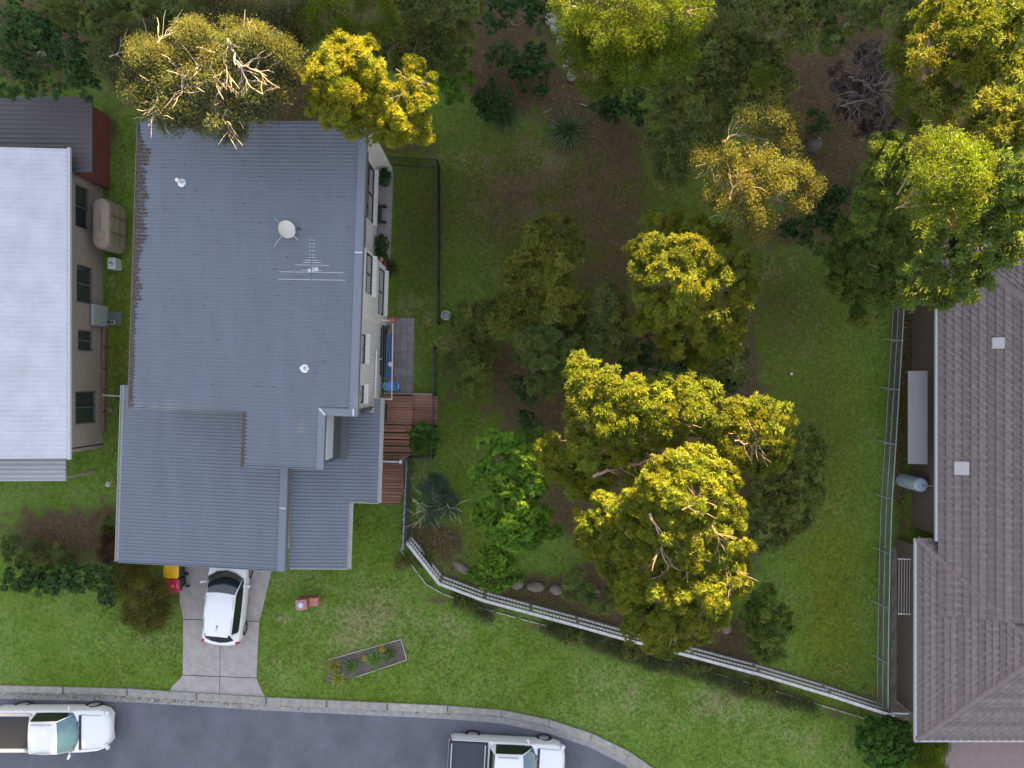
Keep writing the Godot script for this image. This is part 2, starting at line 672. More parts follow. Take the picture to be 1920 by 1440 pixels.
# where earth, mulch or dry straw lies bare: [px, py, rx, ry, strength, kind (0 dark mulch, 1 pale dry earth, 2 lush, deepened for tree shade, 3 back yard shade painted in)]
var patches := [
	[800, 1180, 420, 90, 0.22, 1], [1300, 1310, 300, 70, 0.25, 1], [270, 1210, 90, 40, 0.15, 1],
	[960, 330, 130, 90, 0.3, 0], [955, 375, 55, 50, 0.35, 0], [940, 380, 70, 60, 0.3, 1], [1050, 300, 70, 30, 0.35, 1], [855, 1010, 40, 60, 0.3, 0], [1120, 330, 110, 120, 0.5, 0],
	[560, 190, 80, 60, 1.0, 0], [400, 130, 190, 110, 1.0, 0], [880, 110, 110, 90, 0.9, 0], [1010, 150, 120, 70, 1.0, 0],
	[760, 270, 60, 40, 0.75, 0], [1100, 210, 70, 60, 0.8, 0], [1180, 270, 70, 80, 0.55, 0], [1540, 200, 120, 190, 1.3, 0], [1600, 330, 90, 90, 1.2, 0], [1660, 150, 100, 120, 1.2, 0],
	[1470, 430, 90, 45, 0.75, 0], [1440, 500, 60, 50, 0.5, 1], [960, 375, 70, 60, 0.2, 1], [960, 380, 60, 60, 0.35, 0], [950, 330, 90, 40, 0.2, 1], [1060, 300, 60, 40, 0.4, 1], [840, 300, 50, 20, 0.6, 1], [1010, 400, 40, 30, 0.4, 1],
	[1120, 400, 80, 60, 0.4, 0], [1180, 480, 60, 70, 0.6, 0], [1070, 560, 120, 90, 0.9, 0], [960, 690, 70, 50, 0.8, 0], [1000, 760, 90, 60, 1.0, 0], [1080, 800, 100, 90, 1.2, 0], [1230, 680, 140, 70, 1.2, 0], [1300, 600, 120, 120, 1.0, 0], [1230, 860, 160, 120, 1.2, 0], [1300, 1000, 150, 160, 1.2, 0],
	[1060, 960, 50, 50, 1.1, 0], [1160, 1080, 90, 60, 1.1, 0], [820, 1010, 60, 45, 0.45, 1], [820, 1015, 60, 45, 0.5, 0], [800, 1000, 50, 40, 0.6, 0], [850, 1060, 40, 40, 0.8, 1], [950, 1085, 110, 24, 1.0, 0], [1060, 1115, 110, 24, 1.1, 0], [1150, 1150, 100, 26, 1.1, 0], [1290, 1185, 120, 30, 1.1, 0], [1390, 1210, 60, 50, 1.0, 0],
	[790, 880, 35, 35, 0.6, 1], [770, 570, 30, 60, 0.4, 1], [850, 640, 45, 20, 0.6, 1], [800, 600, 20, 30, 0.5, 1], [880, 655, 90, 40, 0.3, 0], [840, 740, 25, 60, 0.5, 0], [900, 780, 50, 60, 0.3, 1], [990, 920, 60, 60, 0.4, 0],
	[1400, 660, 25, 90, 0.6, 0], [1380, 740, 60, 40, 0.7, 0], [1450, 860, 80, 120, 0.6, 0],
	[1685, 800, 14, 220, 1.2, 0], [1690, 620, 24, 120, 1.0, 0],
	[830, 1120, 60, 14, 0.5, 0], [920, 1130, 60, 14, 0.6, 0], [1050, 1175, 90, 18, 0.6, 0], [1170, 1215, 90, 18, 0.8, 0], [1300, 1245, 90, 22, 0.8, 0], [1430, 1290, 90, 24, 0.8, 0], [1560, 1335, 60, 16, 0.5, 0],
	[700, 1130, 90, 60, 0.4, 1], [660, 1170, 40, 40, 0.35, 1], [530, 1160, 14, 12, 0.5, 1], [520, 1235, 12, 10, 0.5, 1], [1330, 1320, 60, 30, 0.3, 1], [1530, 1380, 60, 30, 0.35, 1], [830, 1180, 60, 30, 0.25, 1], [1640, 1320, 30, 60, 0.5, 1], [640, 1230, 40, 16, 0.5, 1],
	[205, 240, 20, 60, 0.6, 0], [205, 1000, 40, 60, 1.1, 0], [280, 1110, 70, 60, 0.9, 0], [100, 1000, 140, 70, 1.0, 0], [210, 540, 14, 60, 0.5, 1], [60, 90, 140, 90, 1.1, 0], [1800, 250, 120, 300, 1.1, 0], [960, 20, 900, 60, 1.0, 0], [1730, 760, 30, 260, 1.2, 0],
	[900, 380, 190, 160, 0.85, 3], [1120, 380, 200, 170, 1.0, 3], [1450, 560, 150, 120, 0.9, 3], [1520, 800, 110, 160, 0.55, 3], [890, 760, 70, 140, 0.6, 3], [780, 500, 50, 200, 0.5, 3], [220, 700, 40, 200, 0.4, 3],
	[870, 420, 60, 80, -0.3, 2], [930, 420, 90, 40, 0.8, 2], [1540, 850, 90, 300, 0.8, 2], [1560, 1150, 60, 160, 0.9, 2], [225, 620, 20, 180, 1.0, 2], [640, 1010, 40, 60, 0.5, 2], [900, 1020, 60, 60, 0.7, 2], [860, 900, 30, 80, 0.4, 2], [960, 280, 60, 60, 0.5, 2],
]


func make_ground() -> void:
	# the ground itself, out to the horizon
	var g := G.new()
	g.quad(Vector3(-600, -0.02, -600), Vector3(600, -0.02, -600), Vector3(600, -0.02, 600), Vector3(-600, -0.02, 600), Vector3.UP)
	struct("ground", g, mat("far_ground", Color(0.095, 0.125, 0.030), 0.95, 0.0, 0.4, 7.0))
	# lawn and earth of the block, in one sheet
	var lw := int((2080.0 - TX0) / TSTEP)
	var lh := int((1580.0 - TY0) / TSTEP)
	var cw := lw / 8
	var ch := lh / 8
	var low := Image.create_empty(cw, ch, false, Image.FORMAT_RGBAF)
	for j in ch:
		for i in cw:
			var x := TX0 + (i + 0.5) * 8.0 * TSTEP
			var y := TY0 + (j + 0.5) * 8.0 * TSTEP
			var m := Vector4.ZERO
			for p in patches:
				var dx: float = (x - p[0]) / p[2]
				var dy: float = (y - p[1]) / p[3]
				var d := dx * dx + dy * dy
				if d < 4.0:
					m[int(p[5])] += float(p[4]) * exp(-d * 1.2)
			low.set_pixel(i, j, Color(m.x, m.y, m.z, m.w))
	low.resize(lw, lh, Image.INTERPOLATE_CUBIC)
	var md := low.get_data().to_float32_array()
	var ns := []
	for k in [[0.008, 3], [0.035, 4], [0.16, 3], [0.45, 2]]:
		var f := FastNoiseLite.new()
		f.noise_type = FastNoiseLite.TYPE_SIMPLEX_SMOOTH
		f.frequency = k[0]
		f.fractal_octaves = k[1]
		f.fractal_gain = 0.6
		f.seed = int(k[0] * 1000.0)
		var im := f.get_image(lw, lh, false, false, true)
		im.convert(Image.FORMAT_L8)
		ns.push_back(im.get_data())
	var n0: PackedByteArray = ns[0]
	var n1: PackedByteArray = ns[1]
	var n2: PackedByteArray = ns[2]
	var n3: PackedByteArray = ns[3]
	var out := PackedByteArray()
	out.resize(lw * lh * 3)
	# sRGB bytes
	var lut := PackedByteArray()
	lut.resize(1024)
	for i in 1024:
		var c := i / 1023.0 * 0.5
		lut[i] = int(clampf(Color(c, c, c).linear_to_srgb().r * 255.0, 0, 255))
	for k in lw * lh:
		var a := n0[k] / 255.0
		var b := n1[k] / 255.0 - 0.5
		var c := n2[k] / 255.0 - 0.5
		var e := n3[k] / 255.0 - 0.5
		var mul: float = md[k * 4] + b * 0.9 + c * 0.55
		var dry: float = md[k * 4 + 1] + b * 0.8 + c * 0.6 + (a - 0.5) * 0.6
		var lush_shade := clampf(md[k * 4 + 2] + b * 0.5, 0.0, 1.0)  # lush grass, its colour darkened in part to carry tree shade
		var tone := 1.0 + c * 0.75 + e * 0.8 + b * 0.35
		var t := clampf(a * 1.2 - 0.1 + b * 0.7, 0.0, 1.0)
		var r := lerpf(0.092, 0.125, t)
		var g2 := lerpf(0.158, 0.200, t)
		var bl := lerpf(0.018, 0.042, t)
		r = lerpf(r, 0.108, lush_shade)
		g2 = lerpf(g2, 0.136, lush_shade)
		bl = lerpf(bl, 0.014, lush_shade)
		var yard_shade := clampf(md[k * 4 + 3] + b * 0.4, 0.0, 1.0)  # shade over the back yard, put into the grass colour
		r = lerpf(r, 0.066, yard_shade)
		g2 = lerpf(g2, 0.072, yard_shade)
		bl = lerpf(bl, 0.018, yard_shade)
		var w := smoothstep(0.12, 0.95, dry)
		r = lerpf(r, 0.205, w * 0.65)
		g2 = lerpf(g2, 0.180, w * 0.65)
		bl = lerpf(bl, 0.095, w * 0.65)
		w = smoothstep(0.25, 0.85, mul)
		r = lerpf(r, 0.082, w)
		g2 = lerpf(g2, 0.060, w)
		bl = lerpf(bl, 0.034, w)
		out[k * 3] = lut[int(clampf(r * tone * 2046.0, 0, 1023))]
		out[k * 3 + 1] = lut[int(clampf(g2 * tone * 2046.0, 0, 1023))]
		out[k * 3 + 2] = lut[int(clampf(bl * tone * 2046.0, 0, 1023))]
	var img := Image.create_from_data(lw, lh, false, Image.FORMAT_RGB8, out)
	var m2 := StandardMaterial3D.new()
	m2.resource_name = "lawn"
	m2.albedo_texture = ImageTexture.create_from_image(img)
	m2.roughness = 0.95
	m2.metallic_specular = 0.2
	m2.texture_repeat = false
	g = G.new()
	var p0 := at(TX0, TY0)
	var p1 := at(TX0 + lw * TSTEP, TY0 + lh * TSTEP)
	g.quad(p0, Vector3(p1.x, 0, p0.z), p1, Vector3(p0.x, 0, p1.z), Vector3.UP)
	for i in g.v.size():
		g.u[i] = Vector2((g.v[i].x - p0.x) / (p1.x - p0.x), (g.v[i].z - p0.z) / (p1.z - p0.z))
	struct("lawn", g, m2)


var grass_keep_out := []

func make_grass() -> void:
	# short tufts that break up the lawn; nobody could count them
	rng.seed = 77
	var g := G.new()
	for i in 9:
		var t := i * 2.4
		var d := Vector3(cos(t) * 0.75, 0.6, sin(t) * 0.75)
		var s := d.cross(Vector3.UP).normalized() * 0.09
		g.tri(-s, s, d * 1.0, Vector3.UP)
	var bm := g.mesh()
	var xf := []
	var co := []
	var f := FastNoiseLite.new()
	f.frequency = 0.35
	f.fractal_octaves = 3
	for k in 90000:
		var px := rng.randf_range(185, 1720)
		var py := rng.randf_range(200, 1440)
		var p := at(px, py)
		var q := Vector2(p.x, p.z)
		var ok := true
		for poly in grass_keep_out:
			if Geometry2D.is_point_in_polygon(q, poly):
				ok = false
				break
		if not ok:
			continue
		var n := f.get_noise_2d(p.x, p.z)
		if rng.randf() > 0.62 + n:
			continue
		var s := rng.randf_range(0.035, 0.085)
		xf.push_back(Transform3D(Basis(Vector3.UP, rng.randf() * TAU).scaled(Vector3(s, s * 0.8, s)), p))
		var tn := rng.randf_range(0.7, 1.35)
		var y := rng.randf_range(-0.02, 0.035)
		co.push_back(Color((0.120 + y) * tn, 0.144 * tn, 0.022 * tn))
	var o := copies("grass", bm, leaf_mat("grass", Color(0.4, 0.4, 0.2), 0.8), xf, co, self)
	o.set_meta("kind", "stuff")
	tag(o, "short green grass tufts covering the front and back lawns", "grass")


func make_litter() -> void:
	# fallen leaves gathered along the gutter and strewn over lawn, mulch and drive
	rng.seed = 91
	var g := G.new()
	g.quad(Vector3(-0.5, 0.0, -0.2), Vector3(0.5, 0.1, -0.25), Vector3(0.5, 0.0, 0.25), Vector3(-0.5, 0.12, 0.2), Vector3.UP)
	var xf := []
	var co := []
	for k in 5200:
		var p := Vector3.ZERO
		if k < 700:
			var px := rng.randf_range(-40, 900)
			p = at(px, 1296 + px * 0.042 + absf(rng.randfn(0.0, 5.0)), 0.02)
		elif k < 1500:
			p = at(rng.randf_range(100, 1650), rng.randf_range(1080, 1330), 0.03)
		else:
			var q: Array = [[1250, 850, 190, 190], [1300, 1060, 150, 150], [1560, 230, 120, 150], [1000, 200, 160, 110], [1690, 800, 14, 200], [1080, 1120, 160, 50], [800, 1010, 50, 40], [1250, 640, 150, 110]][rng.randi() % 8]
			p = at(q[0] + rng.randf_range(-1, 1) * q[2], q[1] + rng.randf_range(-1, 1) * q[3], 0.03)
		var s := rng.randf_range(0.03, 0.085)
		xf.push_back(Transform3D(Basis.from_euler(Vector3(rng.randf_range(-0.4, 0.4), rng.randf() * TAU, rng.randf_range(-0.4, 0.4))).scaled(Vector3.ONE * s), p))
		var t := rng.randf_range(0.5, 1.5)
		co.push_back(Color(0.17 * t, 0.115 * t, 0.06 * t) if rng.randf() < 0.75 else Color(0.20 * t, 0.18 * t, 0.05))
	var o := copies("fallen_leaves", g.mesh(), leaf_mat("dry_leaf", Color(0.1, 0.08, 0.05), 0.8), xf, co, self)
	o.set_meta("kind", "stuff")
	tag(o, "dry brown fallen leaves strewn along the gutter and under the trees", "leaves")


func make_shade_hill() -> void:
	# added rise to the north, out of view; its crest is set to shade the ground
	rng.seed = 5
	var f := FastNoiseLite.new()
	f.frequency = 0.09
	f.fractal_octaves = 3
	var s := SUN_AZ.normalized()
	var c := Vector2(-s.y, s.x)
	var dist := 75.0
	var top := 7.0 + dist * tan(deg_to_rad(SUN_EL))
	var rows := []
	for i in 15:
		var u := (i - 7) / 7.0
		var line := []
		for j in 61:
			var w := (j - 30) * 4.0
			var d := dist + u * 34.0
			var h := top * pow(maxf(cos(u * PI * 0.5), 0.0), 1.2) * clampf(1.35 - absf(w) / 130.0, 0.0, 1.0)
			var q := s * d + c * w
			h += f.get_noise_2d(q.x, q.y) * 0.8 * clampf(h / top, 0, 1)
			line.push_back(Vector3(q.x, maxf(h, -0.01) if absf(u) < 0.999 else -0.05, q.y))
		rows.push_back(line)
	var g := G.new()
	g.grid(rows, Vector3(s.x * dist, -200, s.y * dist))
	struct("shade_hill", g, mat("hill_cover", Color(0.06, 0.075, 0.03), 0.95, 0.0, 0.4, 6.0))


# ---------------------------------------------------------------- street
func make_street() -> void:
	var edge := [[-200, 1283], [0, 1284], [240, 1290], [500, 1306], [840, 1322], [940, 1330], [1030, 1348], [1110, 1374], [1180, 1408], [1240, 1450], [1330, 1540]]
	var road := []
	var kerb_in := []
	var kerb_out := []
	var off := func(p: Array, d: float) -> Array:
		return [p[0] - d * 0.25 * clampf((p[0] - 900.0) / 200.0, 0.0, 2.0), p[1] + d]
	for p in edge:
		road.push_back(off.call(p, 26.0))
		kerb_in.push_back(p)
		kerb_out.push_back(off.call(p, 11.0))
	var poly := road.duplicate()
	poly.append_array([[1330, 2400], [-200, 2400]])
	var g := G.new()
	g.prism(px_poly(poly), 0.008, 0.008)
	grass_keep_out.push_back(px_poly(kerb_in + [[1330, 2400], [-200, 2400]]))
	struct("road", g, mat("asphalt", Color(0.107, 0.112, 0.136), 0.9, 0.0, 0.24, 7.0))
	# kerb in cast lengths: upright back, flat top, rolled face; then the pale gutter tray
	var km := []
	for k in 3:
		var t := 0.9 + 0.1 * k
		km.push_back(mat("kerb_%d" % k, Color(0.30 * t, 0.285 * t, 0.26 * t), 0.85, 0.0, 0.25, 1.2))
	var kroot := Node3D.new()
	kroot.name = "kerb"
	add_child(kroot, true)
	kroot.set_meta("kind", "structure")
	rng.seed = 14
	var h := G.new()
	var U := Vector3.UP
	for i in edge.size() - 1:
		var la := at(kerb_in[i][0], kerb_in[i][1])
		var lb := at(kerb_in[i + 1][0], kerb_in[i + 1][1])
		var n := maxi(1, int((lb - la).length() / 2.4))
		var c0 := at(kerb_out[i][0], kerb_out[i][1])
		var c1 := at(kerb_out[i + 1][0], kerb_out[i + 1][1])
		var e0 := at(road[i][0], road[i][1])
		var e1 := at(road[i + 1][0], road[i + 1][1])
		for k in n:
			var t0 := float(k) / n + 0.006
			var t1 := float(k + 1) / n - 0.006
			var a := la.lerp(lb, t0)
			var b := la.lerp(lb, t1)
			var c := c0.lerp(c1, t0)
			var d := c0.lerp(c1, t1)
			var e := e0.lerp(e1, t0)
			var f := e0.lerp(e1, t1)
			g = G.new()
			g.quad(a, b, b + U * 0.1, a + U * 0.1, a - e)
			g.quad(a + U * 0.1, b + U * 0.1, d + U * 0.09, c + U * 0.09, U)
			g.quad(c + U * 0.09, d + U * 0.09, d.lerp(f, 0.3) + U * 0.016, c.lerp(e, 0.3) + U * 0.016, U + (e - a) * 0.5)
			g.quad(a, a + U * 0.1, c + U * 0.09, c, a - b)
			g.quad(b, b + U * 0.1, d + U * 0.09, d, b - a)
			part("kerb_block", g, km[rng.randi() % 3], kroot)
		h.quad(la + U * 0.006, lb + U * 0.006, e1 + U * 0.014, e0 + U * 0.014, U)
	struct("gutter", h, mat("gutter_tray", Color(0.26, 0.255, 0.25), 0.85, 0.0, 0.2, 1.2))


func make_driveway() -> void:
	var m := mat("drive_concrete", Color(0.335, 0.305, 0.285), 0.85, 0.0, 0.16, 1.7)
	var root := Node3D.new()
	root.name = "driveway"
	add_child(root, true)
	root.set_meta("kind", "structure")
	var y := 0.03
	var slabs := [
		[[333, 1040], [338, 1130], [344, 1160], [413, 1162], [421, 1040]],
		[[422, 1040], [414, 1162], [486, 1164], [493, 1140], [516, 1040]],
		[[344, 1161.5], [343, 1264.5], [412.2, 1267.5], [413.4, 1163.5]],
		[[414.4, 1163.5], [413.2, 1267.5], [481, 1270], [486, 1165.5]],
		[[343, 1266], [322, 1288], [318, 1297], [411.5, 1302], [412, 1269]],
		[[413, 1269], [412.5, 1302], [498, 1308], [492, 1296], [481, 1271.5]],
	]
	for s in slabs:
		var g := G.new()
		g.prism(px_poly(s), 0.002, y)
		part("slab", g, m, root)
	var j := G.new()
	j.prism(px_poly([[334, 1041], [345, 1160], [344, 1266], [322, 1296], [495, 1306], [480.5, 1270], [485.5, 1164], [515, 1041]]), 0.001, 0.012)
	part("joint", j, mat("joint_dirt", Color(0.05, 0.045, 0.04), 0.95), root)
	grass_keep_out.push_back(px_poly([[333, 1040], [344, 1160], [343, 1264], [318, 1300], [498, 1310], [481, 1270], [487, 1164], [516, 1040]]))


# ---------------------------------------------------------------- the house
const HC := Vector3(-10.0, 0.0, -1.0)   # the house's own origin, in its turned frame
const TURN := 1.9

func shift(g: G, by: Vector3) -> G:
	for i in g.v.size():
		g.v[i] -= by
	return g


func hp(called: String, g: G, m: Material, parent: Node) -> MeshInstance3D:
	return part(called, shift(g, HC), m, parent)


# house frame to world
func hw(x: float, y: float, z: float) -> Vector3:
	return Vector3(x, y, z).rotated(Vector3.UP, -deg_to_rad(TURN))


# ribbed sheet, ribs along x, falling from x1 to x0, with a flat underside
func ribbed(x0: float, x1: float, z0: float, z1: float, y0: float, y1: float, pitch := 0.14) -> G:
	var g := G.new()
	var cnt := int(round((z1 - z0) / pitch))
	var p := (z1 - z0) / cnt
	var amp := 0.036
	var nrm := Vector3(-(y1 - y0), x1 - x0, 0).normalized()
	for k in cnt:
		var z := z0 + k * p
		var pr := [[0.0, 0.0], [0.46, 0.0], [0.58, amp], [0.86, amp], [1.0, 0.0]]
		for i in 4:
			var a := Vector3(x0, y0 + pr[i][1], z + pr[i][0] * p)
			var b := Vector3(x0, y0 + pr[i + 1][1], z + pr[i + 1][0] * p)
			var c := Vector3(x1, y1 + pr[i + 1][1], z + pr[i + 1][0] * p)
			var d := Vector3(x1, y1 + pr[i][1], z + pr[i][0] * p)
			g.quad(a, b, c, d, nrm)
	var t := Vector3(0, -0.05, 0)
	g.quad(Vector3(x0, y0, z0) + t, Vector3(x1, y1, z0) + t, Vector3(x1, y1, z1) + t, Vector3(x0, y0, z1) + t, -nrm)
	return g


# a wall along z or along x with openings [from, to, y0, y1]
func wall_run(axis: int, fixed: float, a0: float, a1: float, y1: float, thick: float, holes := []) -> G:
	var g := G.new()
	var cuts := [a0, a1]
	for h in holes:
		cuts.append_array([h[0], h[1]])
	cuts.sort()
	for i in cuts.size() - 1:
		var s: float = cuts[i]
		var e: float = cuts[i + 1]
		if e - s < 0.005:
			continue
		var spans := [[0.0, y1]]
		for h in holes:
			if h[0] <= s + 0.001 and h[1] >= e - 0.001:
				var nxt := []
				for sp in spans:
					if h[2] > sp[0]:
						nxt.push_back([sp[0], minf(h[2], sp[1])])
					if h[3] < sp[1]:
						nxt.push_back([maxf(h[3], sp[0]), sp[1]])
				spans = nxt
		for sp in spans:
			if sp[1] - sp[0] < 0.005:
				continue
			if axis == 2:
				g.box(Vector3(fixed, (sp[0] + sp[1]) * 0.5, (s + e) * 0.5), Vector3(thick, sp[1] - sp[0], e - s))
			else:
				g.box(Vector3((s + e) * 0.5, (sp[0] + sp[1]) * 0.5, fixed), Vector3(e - s, sp[1] - sp[0], thick))
	return g


func brick_mat() -> StandardMaterial3D:
	if mats.has("white_brick"):
		return mats["white_brick"]
	rng.seed = 3
	var im := Image.create_empty(384, 192, false, Image.FORMAT_RGB8)
	im.fill(lin(0.36, 0.345, 0.33))
	for r in 6:
		for k in 5:
			var x := k * 96 + (48 if r % 2 else 0) - 48
			var t := rng.randf_range(0.80, 0.88)
			im.fill_rect(Rect2i(x + 3, r * 32 + 6, 90, 25), lin(t * 1.0, t * 0.975, t * 0.945))
	var m := StandardMaterial3D.new()
	m.resource_name = "white_brick"
	m.albedo_texture = ImageTexture.create_from_image(im)
	m.roughness = 0.85
	m.uv1_scale = Vector3(1.0 / 0.96, 1.0 / 0.516, 1)
	mats["white_brick"] = m
	return m


# a window set in an east wall whose outer face is at x: frame, two panes, a sill of upright bricks
func east_window(root: Node3D, x: float, z0: float, z1: float, y0: float, y1: float, sill := true) -> void:
	var fr := mat("window_frame", Color(0.03, 0.03, 0.034), 0.4, 0.3)
	var g := G.new()
	var t := 0.05
	var xi := x - 0.06
	g.box(Vector3(xi, y0 + t * 0.5, (z0 + z1) * 0.5), Vector3(0.07, t, z1 - z0))
	g.box(Vector3(xi, y1 - t * 0.5, (z0 + z1) * 0.5), Vector3(0.07, t, z1 - z0))
	for z in [z0 + t * 0.5, z1 - t * 0.5, (z0 + z1) * 0.5]:
		g.box(Vector3(xi, (y0 + y1) * 0.5, z), Vector3(0.07, y1 - y0 - 2 * t, t))
	var w := hp("window", g, fr, root)
	var zm := (z0 + z1) * 0.5
	for s in [[z0 + t, zm - t * 0.5], [zm + t * 0.5, z1 - t]]:
		g = G.new()
		g.box(Vector3(xi, (y0 + y1) * 0.5, (s[0] + s[1]) * 0.5), Vector3(0.012, y1 - y0 - 2 * t, s[1] - s[0]))
		hp("pane", g, glass("window_glass", Color(0.03, 0.04, 0.045)), w)
	if sill:
		g = G.new()
		var n := int((z1 - z0 + 0.1) / 0.086)
		for k in n:
			g.box(Vector3(x + 0.015, y0 - 0.07, z0 - 0.05 + (k + 0.5) * 0.086), Vector3(0.24, 0.1, 0.064), Basis(Vector3.BACK, -0.2))
		hp("sill", g, mat("sill_brick", Color(0.8, 0.77, 0.73), 0.85, 0.0, 0.08, 0.5), w)


func make_house() -> void:
	var root := thing("house", "two storey white brick house under blue grey ribbed metal roofs", "house", hw(HC.x, 0, HC.z), -deg_to_rad(TURN))
	var steel := mat("roof_steel", Color(0.138, 0.160, 0.197), 0.48, 0.0, 0.10, 5.0)
	steel.metallic_specular = 0.55
	steel.uv1_scale = Vector3(1.0 / 2.8, 1.0 / 5.0, 1.0 / 13.0)
	var trim := mat("roof_trim", Color(0.155, 0.175, 0.212), 0.45)
	var dark := mat("dark_cladding", Color(0.085, 0.095, 0.115), 0.55)
	var pale := mat("pale_gutter", Color(0.42, 0.42, 0.40), 0.6, 0.0, 0.15, 0.7)
	var brick := brick_mat()
	var fall := (6.6 - 5.75) / 8.69
	var ym := func(x: float) -> float: return 5.75 + (x + 14.25) * fall
	# --- roofs
	hp("main_roof", ribbed(-14.25, -5.6, -9.35, 1.35, ym.call(-14.25), ym.call(-5.6)), steel, root)
	hp("extension_roof", ribbed(-9.8, -6.8, 1.35, 3.33, ym.call(-9.8), ym.call(-6.8)), steel, root)
	hp("garage_roof", ribbed(-15.86, -8.9, 0.6, 7.8, 3.0, 3.6), steel, root)
	var pw := func(x: float) -> float: return 3.32 - (x + 8.85) * 0.12
	hp("porch_roof", ribbed(-8.8, -6.48, 5.04, 7.77, pw.call(-8.8), pw.call(-6.48)), steel, root)
	hp("porch_roof", ribbed(-8.8, -5.36, 1.36, 5.04, pw.call(-8.8), pw.call(-5.36)), steel, root)
	hp("porch_roof", ribbed(-5.62, -5.36, 0.78, 1.36, pw.call(-5.6), pw.call(-5.36)), steel, root)
	# --- barge caps and fascias
	var g := G.new()
	var b := Basis(Vector3.BACK, atan(fall))
	g.box(Vector3(-5.74, ym.call(-5.74) + 0.06, -4.0), Vector3(0.30, 0.02, 10.74), b)
	g.box(Vector3(-5.585, ym.call(-5.585) - 0.07, -4.0), Vector3(0.02, 0.24, 10.74))
	hp("barge", g, trim, root)
	g = G.new()
	for x in [[-14.25, -5.6, -9.37, 0], [-14.25, -9.83, 1.37, 0], [-6.77, -5.6, 1.37, 1], [-9.8, -6.79, 3.35, 0]]:
		var m0: Vector3 = Vector3(x[0], ym.call(x[0]) - 0.06, x[2])
		var m1: Vector3 = Vector3(x[1], ym.call(x[1]) - 0.06, x[2])
		g = G.new()
		g.beam(m0, m1, 0.025, 0.22)
		hp("fascia", g, trim, root)
	g = G.new()
	g.box(Vector3(-6.3, ym.call(-6.3) + 0.055, 1.24), Vector3(1.3, 0.02, 0.27), b)
	g.box(Vector3(-6.92, ym.call(-6.92) + 0.056, 2.26), Vector3(0.27, 0.02, 2.16), b)
	g.box(Vector3(-6.79, ym.call(-6.79) - 0.06, 2.36), Vector3(0.02, 0.24, 1.95))
	hp("barge", g, trim, root)
	g = G.new()
	g.box(Vector3(-9.02, 3.665, 4.2), Vector3(0.30, 0.02, 7.22), Basis(Vector3.BACK, 0.086))
	g.box(Vector3(-8.86, 3.52, 4.2), Vector3(0.02, 0.30, 7.22))
	hp("barge", g, trim, root)
	g = G.new()
	g.beam(Vector3(-15.86, 2.93, 7.82), Vector3(-8.86, 3.53, 7.82), 0.025, 0.24)
	hp("fascia", g, trim, root)
	g = G.new()
	g.beam(Vector3(-15.86, 2.93, 0.58), Vector3(-14.4, 3.055, 0.58), 0.025, 0.2)
	hp("fascia", g, trim, root)
	# bright joints in the caps
	for jn in [[-5.74, -4.6, 0.29, 0.04, 0.0], [-9.02, 5.28, 0.28, 0.035, 0.0], [-5.74, 1.22, 0.05, 0.24, 0.0], [-6.90, 1.24, 0.05, 0.33, 0.75]]:
		g = G.new()
		g.box(Vector3(jn[0], 3.682 if jn[0] < -9.0 else ym.call(jn[0]) + 0.075, jn[1]), Vector3(jn[2], 0.012, jn[3]), b * Basis(Vector3.UP, jn[4]))
		hp("joint_strip", g, mat("bright_joint", Color(0.6, 0.62, 0.65), 0.4), root)
	# --- gutters
	var gut := func(x: float, z0: float, z1: float, y: float, m: Material) -> void:
		var q := G.new()
		q.box(Vector3(x, y - 0.11, (z0 + z1) * 0.5), Vector3(0.13, 0.015, z1 - z0))
		q.box(Vector3(x - 0.07, y - 0.05, (z0 + z1) * 0.5), Vector3(0.014, 0.13, z1 - z0))
		q.box(Vector3(x + 0.07, y - 0.06, (z0 + z1) * 0.5), Vector3(0.014, 0.11, z1 - z0))
		hp("gutter", q, m, root)
	gut.call(-14.3, -9.36, 1.36, 5.76, mat("old_gutter", Color(0.24, 0.22, 0.20), 0.6))
	gut.call(-9.87, 1.39, 3.36, ym.call(-9.87), mat("old_gutter", Color(0.24, 0.22, 0.20), 0.6))
	gut.call(-15.93, 0.58, 7.8, 3.0, pale)
	gut.call(-6.41, 5.08, 7.79, pw.call(-6.48), pale)
	gut.call(-5.29, 0.78, 5.06, pw.call(-5.36), pale)
	g = G.new()
	g.box(Vector3(-5.87, pw.call(-5.87) - 0.04, 5.07), Vector3(1.14, 0.12, 0.025))
	hp("fascia", g, pale, root)
	g = G.new()
	g.box(Vector3(-7.6, pw.call(-7.6) - 0.05, 7.79), Vector3(2.35, 0.1, 0.025), Basis(Vector3.BACK, -0.12))
	hp("fascia", g, pale, root)
	# --- walls
	var top := 6.42
	hp("wall", wall_run(2, -6.34, -9.3, -4.9, 6.32, 0.2, [[-9.05, -6.7, 1.0, 3.0], [-9.05, -6.7, 4.2, 5.6]]), brick, root)
	hp("wall", wall_run(2, -5.76, -4.9, -2.4, top, 0.2, [[-4.7, -2.75, 0.95, 2.55], [-4.85, -3.3, 4.0, 5.5]]), brick, root)
	hp("wall", wall_run(2, -5.92, -2.4, 1.14, 6.4, 0.2, [[-1.75, -0.6, 4.1, 5.0], [0.25, 0.95, 4.1, 5.0]]), brick, root)
	hp("wall", wall_run(0, -9.4, -14.0, -5.66, 5.7, 0.2), brick, root)
	hp("wall", wall_run(0, -5.0, -6.24, -5.86, 6.35, 0.2), brick, root)
	hp("wall", wall_run(2, -13.95, -9.3, 1.0, 5.6, 0.2), brick, root)
	hp("wall", wall_run(0, 1.04, -14.05, -5.86, 5.65, 0.2), brick, root)
	hp("wall", wall_run(2, -15.45, 0.9, 7.2, 2.9, 0.2), brick, root)
